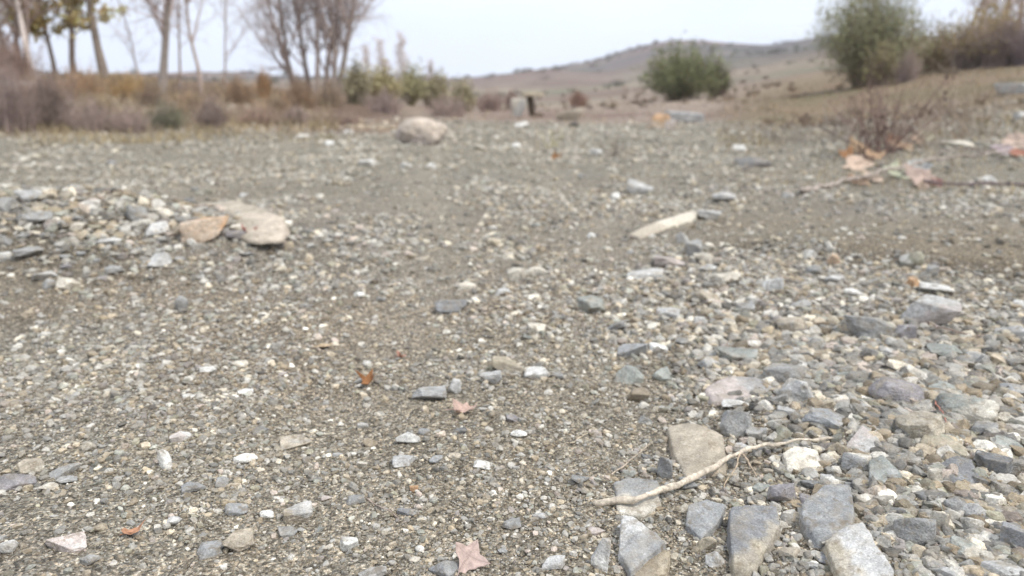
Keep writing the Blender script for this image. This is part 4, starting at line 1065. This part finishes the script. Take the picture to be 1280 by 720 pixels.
# --- left thicket at the foot of the bank
GB = (.235, .195, .185); GP = 'grey brush along the foot of the bank'
brush('thicket', 10, 11.8, 90, 60, (.22, .18, .175), 'dense grey thicket at the picture edge below the thick tree', seed=201, group=GP, n=620)
brush('thicket', 62, 12.2, 80, 54, (.20, .165, .155), 'tall dark grey thicket below the leafy trees', seed=202, group=GP, n=600)
brush('thicket', 112, 11.7, 90, 32, GB, 'low mauve-grey thicket below the leaning tree', seed=203, group=GP, n=520)
brush('thicket', 158, 11.6, 80, 24, GB, 'flat pale grey thicket between the leaning and forked trees', seed=204, group=GP, n=460)
brush('thicket', 204, 11.9, 66, 28, (.175, .165, .135), 'dusky greenish thicket under the forked tree', seed=205, group=GP, n=460, tint2=(.16, .18, .11))
brush('thicket', 262, 11.9, 66, 34, (.20, .165, .155), 'round dark thicket under the straight sapling', seed=206, group=GP, n=500)
brush('thicket', 318, 12.4, 70, 20, (.25, .19, .165), 'low brown-grey thicket under the slanting sapling', seed=207, group=GP, n=420)
brush('thicket', 368, 12.9, 60, 20, GB, 'low grey thicket below the multi-stemmed tree', seed=208, group=GP, n=420)
brush('thicket', 425, 13.6, 64, 16, (.21, .165, .15), 'low dark thicket before the olive bushes', seed=209, group=GP, n=380)
brush('suckers', 22, 20, 70, 46, (.22, .165, .145), 'brush of suckers round the foot of the thick tree', seed=210, n=420, cat='shrub')
RB = (.25, .185, .135)
brush('bracken_clump', 330, 18, 26, 30, (.30, .20, .12), 'orange-brown bush beyond the slanting sapling', seed=211, n=260, leaves=120, lcol=[(.30, .21, .13), (.27, .19, .12)], group='rusty bushes on the bank')
brush('bracken_clump', 300, 16.5, 60, 30, RB, 'wide rusty clump above the brown-grey thicket', seed=212, n=360, group='rusty bushes on the bank')
brush('bracken_clump', 375, 17, 66, 34, RB, 'rusty clump right below the multi-stemmed tree', seed=213, n=360, group='rusty bushes on the bank')
brush('bracken_clump', 100, 17, 90, 30, (.31, .22, .15), 'rusty clump on the bank under the leafy trees', seed=214, n=420, group='rusty bushes on the bank')
brush('bracken_clump', 165, 17, 80, 26, (.33, .24, .13), 'straw-brown clump on the bank beside the forked tree', seed=215, n=360, group='rusty bushes on the bank')
for k, (px, r, w, h, c, lab) in enumerate([(45, 15.5, 80, 30, (.27, .20, .15), 'tangled brown brush on the bank above the tall dark thicket'), (118, 14.5, 70, 22, (.30, .25, .18), 'straw-coloured tangle on the bank above the mauve-grey thicket'),
        (188, 15.2, 60, 26, (.23, .18, .15), 'dark brown tangle at the foot of the forked tree'), (238, 14.6, 56, 24, (.29, .22, .16), 'brown tangle between the two thin saplings'), (345, 15.0, 66, 26, (.28, .21, .155), 'tan tangle on the bank before the multi-stemmed tree'), (412, 18.5, 60, 30, (.25, .20, .16), 'grey-brown tangle round the feet of the multi-stemmed tree')]):
    brush('bramble', px, r, w, h, c, lab, seed=260 + k, n=260, group='brown tangles on the bank', tint2=(.36, .29, .2))
# --- olive bushes in the middle distance
OL = [(.34, .31, .18), (.38, .34, .20), (.31, .29, .19), (.40, .35, .22)]
GO = 'olive bushes beyond the flat'
brush('bush', 446, 21, 52, 44, (.20, .17, .14), 'olive bush beside the multi-stemmed tree', seed=221, n=360, leaves=1500, lcol=OL, group=GO, tint2=(.24, .24, .11))
brush('bush', 480, 22, 60, 40, (.25, .21, .13), 'yellow-olive bush in the middle of the olive row', seed=222, n=380, leaves=1700, lcol=[(.42, .37, .20), (.38, .34, .19)], group=GO)
brush('bush', 514, 24, 34, 46, (.22, .20, .13), 'tall narrow green bush rising above the olive row', seed=223, n=340, leaves=1300, lcol=[(.31, .30, .17), (.34, .32, .18)], group=GO, shape='globe')
brush('bush', 545, 25, 56, 42, (.23, .20, .14), 'greenish grey bush beside the tall narrow one', seed=224, n=380, leaves=1300, lcol=OL, group=GO)
brush('bush', 578, 26, 48, 34, (.25, .22, .16), 'small olive bush at the end of the row', seed=225, n=340, leaves=900, lcol=OL, group=GO)
brush('thicket', 480, 18.5, 70, 26, (.23, .19, .185), 'low mauve brush in front of the yellow-olive bush', seed=226, n=400, group=GP)
brush('thicket', 560, 20, 80, 24, (.24, .20, .19), 'low mauve brush in front of the greenish grey bush', seed=227, n=420, group=GP)
brush('thicket', 612, 30, 50, 22, (.24, .19, .18), 'hazy mauve brush beyond the small olive bush', seed=228, n=340, group=GP, tw=1.2)
brush('thicket', 722, 40, 30, 18, (.20, .135, .11), 'dark brown scrub patch on the rise behind the outcrop', seed=229, n=320, group=GP, tw=1.3)
brush('thicket', 640, 38, 24, 18, (.19, .14, .13), 'dark scrub behind the pale upright rock', seed=230, n=300, group=GP, tw=1.3)
# --- green bushes on the right-hand slope
GR = [(.165, .18, .085), (.20, .215, .105), (.24, .25, .13), (.14, .155, .075)]
brush('bush', 850, 40, 92, 62, (.16, .15, .10), 'large rounded green bush alone before the hills', seed=241, n=620, leaves=5200, lcol=GR, lsize=1.0, shape='globe')
brush('bush', 896, 41, 44, 34, (.16, .13, .11), 'small grey-green bush touching the large rounded one', seed=242, n=340, leaves=1500, lcol=GR + [(.17, .14, .12)], lsize=1.0)
brush('willow_bush', 1076, 27, 102, 116, (.22, .20, .15), 'tall grey-green willow bush on the slope', seed=243, n=760, leaves=7500, shape='globe', lcol=[(.26, .27, .15), (.31, .315, .18), (.34, .335, .205), (.22, .23, .125)], lsize=.95)
brush('willow_bush', 1124, 30, 46, 66, (.22, .19, .15), 'thin loose willow bush behind the tall one', seed=244, n=220, leaves=900, shape='globe', lcol=[(.24, .22, .11), (.27, .22, .11)], upright=.4)
brush('bush', 1098, 25.5, 46, 36, (.22, .18, .15), 'yellowish bush in front of the tall willow bush', seed=245, n=320, leaves=1100, lcol=[(.28, .25, .11), (.22, .19, .11)])
brush('bush', 1130, 25.5, 44, 30, (.24, .20, .19), 'greyish brush between the yellowish bush and the hedge', seed=246, n=340)
SB = 'hedge of brush along the slope top'
brush('hedge_shrub', 1170, 29, 80, 42, (.23, .19, .145), 'low olive-brown shrub at the start of the slope hedge', seed=251, n=460, leaves=900, lcol=[(.24, .22, .10), (.27, .22, .11)], group=SB)
brush('hedge_shrub', 1204, 28, 66, 42, (.215, .18, .17), 'grey-mauve shrub with a yellowish top in the slope hedge', seed=252, n=520, leaves=700, lcol=[(.31, .25, .10)], group=SB)
brush('hedge_shrub', 1244, 27.5, 72, 48, (.20, .165, .16), 'tall dark grey shrub in the slope hedge', seed=253, n=560, leaves=600, lcol=[(.30, .24, .10)], group=SB)
brush('hedge_shrub', 1284, 27, 70, 54, (.17, .14, .15), 'darkest grey shrub at the picture edge of the slope hedge', seed=254, n=560, group=SB)
brush('hedge_shrub', 1230, 33, 90, 52, (.25, .20, .13), 'yellow-brown shrub behind the slope hedge', seed=255, n=420, leaves=900, lcol=[(.32, .25, .10), (.27, .22, .09)], group=SB)
for k, (px, r, h, rd, lab) in enumerate([(1196, 36, 5, .12, 'thin dark bare tree, first behind the slope hedge'), (1206, 38, 5.5, .15, 'second bare tree behind the slope hedge, slightly thicker'), (1237, 36, 6, .2, 'stout brown bare tree behind the middle of the slope hedge'), (1258, 37, 6, .18, 'bare tree behind the dark end of the slope hedge')]):
    bare_tree('bare_tree', px, r, h, rd, (.21, .155, .11), lab, 150 + k, n1=12, n2=6, n3=4, crown_from=.25, ccol=CR, group='bare trees behind the slope hedge')

# --- dry weed with dark seed heads beside the branch, thin dry plants
def weed(px, r, wpx, hpx, n, label, seed, heads=True, col=(.34, .24, .20), name='dry_weed', hcol=(.09, .055, .05), tw=.8):
    rng = np.random.default_rng(seed); g = P(px, r); k = r / FPX; W, Hh = wpx * k, hpx * k
    e = empty(name, g, label, 'weed', 'dry weeds')
    K = 7; t = np.linspace(0, 1, K); bx = rng.normal(0, .10 * W, (n, 2)); tip = np.stack([bx[:, 0] * 1.5 + rng.normal(0, .30 * W, n), bx[:, 1] + rng.normal(0, .2 * W, n), Hh * rng.uniform(.45, 1, n)], 1)
    st = np.c_[bx, np.full(n, -.02)]; Pt = st[:, None] * (1 - t)[None, :, None] + tip[:, None] * t[None, :, None] + np.cumsum(rng.normal(0, .012 * W, (n, K, 3)), 1) * t[None, :, None]
    m = n * 4; src = rng.integers(0, n, m); ti = rng.integers(2, K, m); p0 = Pt[src, ti]; dr = unit(rng.normal(size=(m, 3)) * np.array([1, 1, .4]) + np.array([0, 0, .9])); ln = rng.uniform(.08, .25, m) * Hh
    P2 = p0[:, None] + dr[:, None] * ln[:, None, None] * t[None, :, None]
    r0 = .0050 * tw
    V, F = tubes(np.vstack([Pt, P2]), np.vstack([r0 * (1 - .5 * t)[None] * np.ones((n, 1)), r0 * .6 * (1 - .5 * t)[None] * np.ones((m, 1))]), 4)
    c = np.repeat(np.array(col)[None] * (1 + .3 * rng.uniform(-1, 1, (n + m, 1))), K * 4, 0); mesh_np('stems', V, F, M_TWIG, c, True, e)
    if heads:
        for i in range(min(14, m)):
            pv, pf = rock_points(rng, 'round', 2, .12); s = rng.uniform(.009, .015) * (r / 6)
            mesh_np('seed_head', pv * s * np.array([.8, .8, 1.1]), pf, M_TWIG, hcol, True, e, P2[i, -1])
    return e
weed(1108, 7.6, 110, 88, 46, 'dry branching weed with dark seed heads beyond the leaf heap', 301, True, (.25, .17, .14), tw=1.1)
weed(1160, 8.2, 100, 60, 34, 'pale dry weed beside the one with seed heads', 302, False, (.46, .37, .29))
weed(1222, 9.0, 100, 70, 28, 'thin pinkish dry weed on the slope foot', 303, False, (.44, .35, .27))
weed(1185, 10.5, 40, 80, 10, 'few tall pale stalks standing on the slope foot', 304, False, (.42, .34, .26))
weed(990, 9.5, 100, 24, 26, 'low grey dry weed on the far flat before the slope', 305, False, (.32, .28, .24))
weed(1055, 9.0, 90, 42, 26, 'low pale weed beside the seed-head weed', 306, False, (.36, .31, .26))
weed(272, 4.6, 60, 72, 5, 'single spindly dry weed behind the flat tan slab', 307, False, (.36, .29, .22), tw=.55)
weed(672, 8.2, 8, 42, 3, 'three pale straw stalks on the far flat', 308, False, (.55, .47, .35), tw=.7)
weed(692, 8.4, 24, 28, 12, 'pale dry grass tuft holding a rust-brown leaf', 309, False, (.50, .45, .27), tw=.7)
weed(770, 7.5, 30, 24, 12, 'small dark dry weed on the far gravel flat', 310, False, (.23, .19, .16), tw=.7)

# --- dry grass on the bank, slope and field
def grass():
    rng = np.random.default_rng(77)
    out = []
    def area(n, pxr, rr, h, cols, cl=.3):
        px = rng.uniform(*pxr, n); r = np.exp(rng.uniform(math.log(rr[0]), math.log(rr[1]), n)); az = np.arctan((px - 640) / FPX * CP); x, y = r * np.sin(az), r * np.cos(az)
        k = rng.random(n) < np.clip(.5 + 1.3 * fbm(np.c_[x, y] * 1.2, 61, 3), .05, 1); x, y, r = x[k], y[k], r[k]; m = len(x)
        c = np.array(cols)[rng.integers(0, len(cols), m)] * rng.uniform(.7, 1.3, (m, 1)); hh = h * rng.uniform(.4, 1.3, m)
        out.append((x, y, Zs(x, y), hh, c, np.maximum(.0009 * r ** .8, .0016)))
    straw = [(.42, .33, .19), (.36, .28, .17), (.47, .39, .25)]; rust = [(.28, .205, .15), (.25, .185, .135), (.35, .28, .20)]
    area(9000, (-120, 420), (12.2, 21), .20, rust + straw); area(4500, (-100, 420), (10, 12.4), .12, straw)
    area(6500, (900, 1400), (9, 34), .10, [(.28, .21, .12), (.33, .25, .14), (.24, .20, .11)]); area(2500, (560, 1000), (16, 60), .11, straw + rust)
    area(2200, (900, 1330), (5, 12), .07, straw); area(2600, (-60, 900), (4.5, 13), .035, [(.40, .35, .24), (.30, .27, .16)]); area(260, (-60, 1330), (1.2, 4.5), .02, [(.42, .36, .25)])
    x, y, z, h, c, w = [np.concatenate(q) for q in zip(*out)]; n = len(x); a = rng.uniform(0, 2 * math.pi, n)
    side = np.stack([np.cos(a), np.sin(a), np.zeros(n)], 1); ben = np.stack([rng.normal(0, .45, n), rng.normal(0, .45, n), np.zeros(n)], 1) * h[:, None]
    b = np.stack([x, y, z - .01], 1); mid = b + ben * .3 + np.array([0, 0, 1.]) * (h * .55)[:, None]; top = b + ben + np.array([0, 0, 1.]) * h[:, None]
    V = np.stack([b - side * w[:, None], b + side * w[:, None], mid + side * w[:, None] * .8, mid - side * w[:, None] * .8, top + side * w[:, None] * .2, top - side * w[:, None] * .2], 1).reshape(-1, 3)
    i = np.arange(n)[:, None] * 6; F = np.vstack([np.hstack([i, i + 1, i + 2, i + 3]), np.hstack([i + 3, i + 2, i + 4, i + 5])])
    tag(mesh_np('dry_grass', V, F, M_GRASS, np.repeat(c, 6, 0), True), 'straw and rust coloured dry grass on bank and slopes', 'grass', kind='stuff')
grass()

# --- far scrub on the hills, reads as one mass
def scrub():
    rng = np.random.default_rng(88); n = 2600
    az = rng.uniform(az_of(-100), az_of(1380), n); r = np.exp(rng.uniform(math.log(130), math.log(510), n)); x, y = r * np.sin(az), r * np.cos(az)
    keep = rng.random(n) < np.clip(.02 + 1.2 * fbm(np.c_[x, y] * .022, 71, 4) + .5 * smooth(270, 310, r) * (az < az_of(740)) + .4 * smooth(440, 490, r), .02, 1)
    x, y, r = x[keep], y[keep], r[keep]; z = Zs(x, y); n = len(x); m = 26
    s = rng.uniform(.5, 1.3, n) * (.6 + r / 420)
    off = rng.normal(0, .42, (n, m, 3)) * s[:, None, None] * np.array([1.2, 1.2, .6]); pts = np.stack([x, y, z + s * .45], 1)[:, None] + off; pts = pts.reshape(-1, 3)
    S_ = np.repeat(s, m)[:, None] * .24; d1 = unit(rng.normal(size=(len(pts), 3))); d2 = unit(np.cross(d1, rng.normal(size=d1.shape)))
    V = np.stack([pts - d1 * S_, pts + d2 * S_ * .8, pts + d1 * S_, pts - d2 * S_ * .8], 1).reshape(-1, 3); F = np.arange(len(V)).reshape(-1, 4)
    cols = np.array([(.12, .125, .075), (.15, .13, .10), (.19, .14, .12), (.10, .105, .07)]); c = np.repeat(cols[rng.integers(0, 4, n)], m * 4, 0)
    tag(mesh_np('hill_scrub', V, F, M_LEAF, c, True), 'dark scrub dotted over the far hills', 'scrub', kind='stuff')
scrub()
def tussocks():
    rng = np.random.default_rng(89); n = 1000
    px = np.where(rng.random(n) < .6, rng.uniform(540, 1010, n), rng.uniform(900, 1330, n)); r = np.where(px < 960, np.exp(rng.uniform(math.log(19), math.log(130), n)), np.exp(rng.uniform(math.log(12), math.log(60), n)))
    az = np.arctan((px - 640) / FPX * CP); x, y = r * np.sin(az), r * np.cos(az)
    k = rng.random(n) < np.clip(.3 + 1.8 * fbm(np.c_[x, y] * .16, 72, 3), .03, 1); x, y, r = x[k], y[k], r[k]; n = len(x); m = 40
    s = rng.uniform(.08, .24, n) * (.6 + r / 80); a = rng.uniform(0, 6.283, (n, m)); el = rng.uniform(.3, 1.5, (n, m))
    b = np.stack([x, y, Zs(x, y) - .02], 1)[:, None] + rng.normal(0, .3, (n, m, 3)) * s[:, None, None] * np.array([1.3, 1.3, 0]); d = np.stack([np.cos(a) * np.cos(el), np.sin(a) * np.cos(el), np.sin(el)], -1) * (s[:, None] * rng.uniform(.5, 1.3, (n, m)))[..., None]
    w = np.stack([-np.sin(a), np.cos(a), 0 * a], -1) * (.022 * (.5 + r / 40))[:, None, None]
    V = np.stack([b - w, b + w, b + d + w * .3, b + d - w * .3], 2).reshape(-1, 3); F = np.arange(len(V)).reshape(-1, 4)
    cols = np.array([(.27, .20, .145), (.33, .255, .18), (.38, .30, .21), (.25, .20, .14), (.31, .25, .20)]); c = np.repeat(cols[rng.integers(0, 5, n)], m * 4, 0) * rng.uniform(.8, 1.2, (n * m * 4, 1))
    tag(mesh_np('dry_tussock_grass', V, F, M_GRASS, c, True), 'brown and straw tussocks over the rough field beyond the flat', 'grass', kind='stuff')
tussocks()

# ------------------------------------------------------------------ built bits beyond the flat
def slab(name, pts_px, thick, mat, col, label, cat, lift=.0, seed=1, rough=.02):
    """broken plate: outline on the ground in pixels, real thickness"""
    g = np.array([at(x, y) for x, y in pts_px]); cen = g.mean(0); q = g - cen; n = len(q)
    bm = bmesh.new()
    for zz in (0, thick):
        for v in q: bm.verts.new((v[0], v[1], zz + lift))
    bmesh.ops.convex_hull(bm, input=bm.verts)
    bmesh.ops.bevel(bm, geom=bm.edges[:], offset=thick * .12, segments=2, affect='EDGES')
    me = bpy.data.meshes.new(name); bm.to_mesh(me); bm.free(); me.materials.append(mat)
    ca = me.color_attributes.new('tint', 'FLOAT_COLOR', 'POINT'); ca.data.foreach_set('color', np.tile(np.r_[col, 1.0], len(me.vertices)).astype(np.float32))
    o = bpy.data.objects.new(name, me); C.objects.link(o); o.location = cen; return tag(o, label, cat)
gb = P(851, 13.0)
def box_obj(name, cen, dims, rot, mat, col, parent=None, bev=.012, seed=1):
    bm = bmesh.new(); bmesh.ops.create_cube(bm, size=1)
    for v in bm.verts: v.co = Vector((v.co.x * dims[0], v.co.y * dims[1], v.co.z * dims[2]))
    bmesh.ops.bevel(bm, geom=bm.edges[:], offset=bev, segments=2, affect='EDGES')
    bmesh.ops.triangulate(bm, faces=bm.faces[:])
    for _ in range(3):
        ee = [e for e in bm.edges if e.calc_length() > max(dims) / 9]
        if ee: bmesh.ops.subdivide_edges(bm, edges=ee, cuts=1); bmesh.ops.triangulate(bm, faces=bm.faces[:])
    V = np.array([v.co[:] for v in bm.verts]); F = np.array([[v.index for v in f.verts] for f in bm.faces]); bm.free()
    V = V + .10 * min(dims) * np.stack([fbm(V / min(dims) * 1.2 + k * 11, seed + k, 3) for k in range(3)], 1)
    V = V @ np.array(Matrix.Rotation(rot[2], 3, 'Z') @ Matrix.Rotation(rot[1], 3, 'Y') @ Matrix.Rotation(rot[0], 3, 'X')).T
    t = np.array(col)[None] * (1 + .2 * fbm(V / max(dims) * 6, seed + 9, 3))[:, None]
    return mesh_np(name, V, F, mat, t, False, parent, cen)
g = at(855, 153); k = depth_of(g) / FPX
tag(box_obj('concrete_slab', g + np.array([0, 0, 7 * k]), (46 * k, 20 * k, 10 * k), (.12, .06, .2), M_CONC, (.40, .39, .37), seed=3), 'pale broken concrete slab lying beside the orange boulder', 'concrete slab')
g = P(664, 21.0); k = 21.0 / FPX
e = empty('old_post', g, 'dark leaning wooden post under a pale cap stone', 'post')
box_obj('post', np.array([0, 0, 12 * k]), (7 * k, 7 * k, 26 * k), (.03, -.16, .2), M_BARK, (.085, .065, .045), e, .02, 5)
box_obj('cap_stone', np.array([2 * k, 0, 26.5 * k]), (26 * k, 16 * k, 5 * k), (.0, .04, .2), M_CONC, (.50, .43, .32), e, .015, 6)
g = P(18, 18.6); k = 18.6 / FPX
tag(box_obj('plank', g + np.array([0, 0, 6 * k]), (58 * k, .12, 4.5 * k), (0, .02, .06), M_WOOD, (.70, .66, .60), seed=8), 'weathered white plank lying on the bank below the thick tree', 'plank')

# ------------------------------------------------------------------ haze
bm = bmesh.new(); bmesh.ops.create_cube(bm, size=1)
for v in bm.verts: v.co = Vector((v.co.x * 2800, v.co.y * 2800, -18 + (v.co.z + .5) * 110))
me = bpy.data.meshes.new('haze'); bm.to_mesh(me); bm.free()
hz = bpy.data.objects.new('haze', me); C.objects.link(hz); hz['kind'] = 'stuff'; hz['label'] = 'thin pale haze over the valley'; hz['category'] = 'haze'
hm = bpy.data.materials.new('haze'); hm.use_nodes = True; hm.node_tree.nodes.clear()
ho = hm.node_tree.nodes.new('ShaderNodeOutputMaterial'); pv_ = hm.node_tree.nodes.new('ShaderNodeVolumePrincipled')
pv_.inputs['Color'].default_value = (.90, .93, 1.0, 1); pv_.inputs['Density'].default_value = .0005
hm.node_tree.links.new(pv_.outputs[0], ho.inputs['Volume']); me.materials.append(hm)
print('stones', len(STONES))
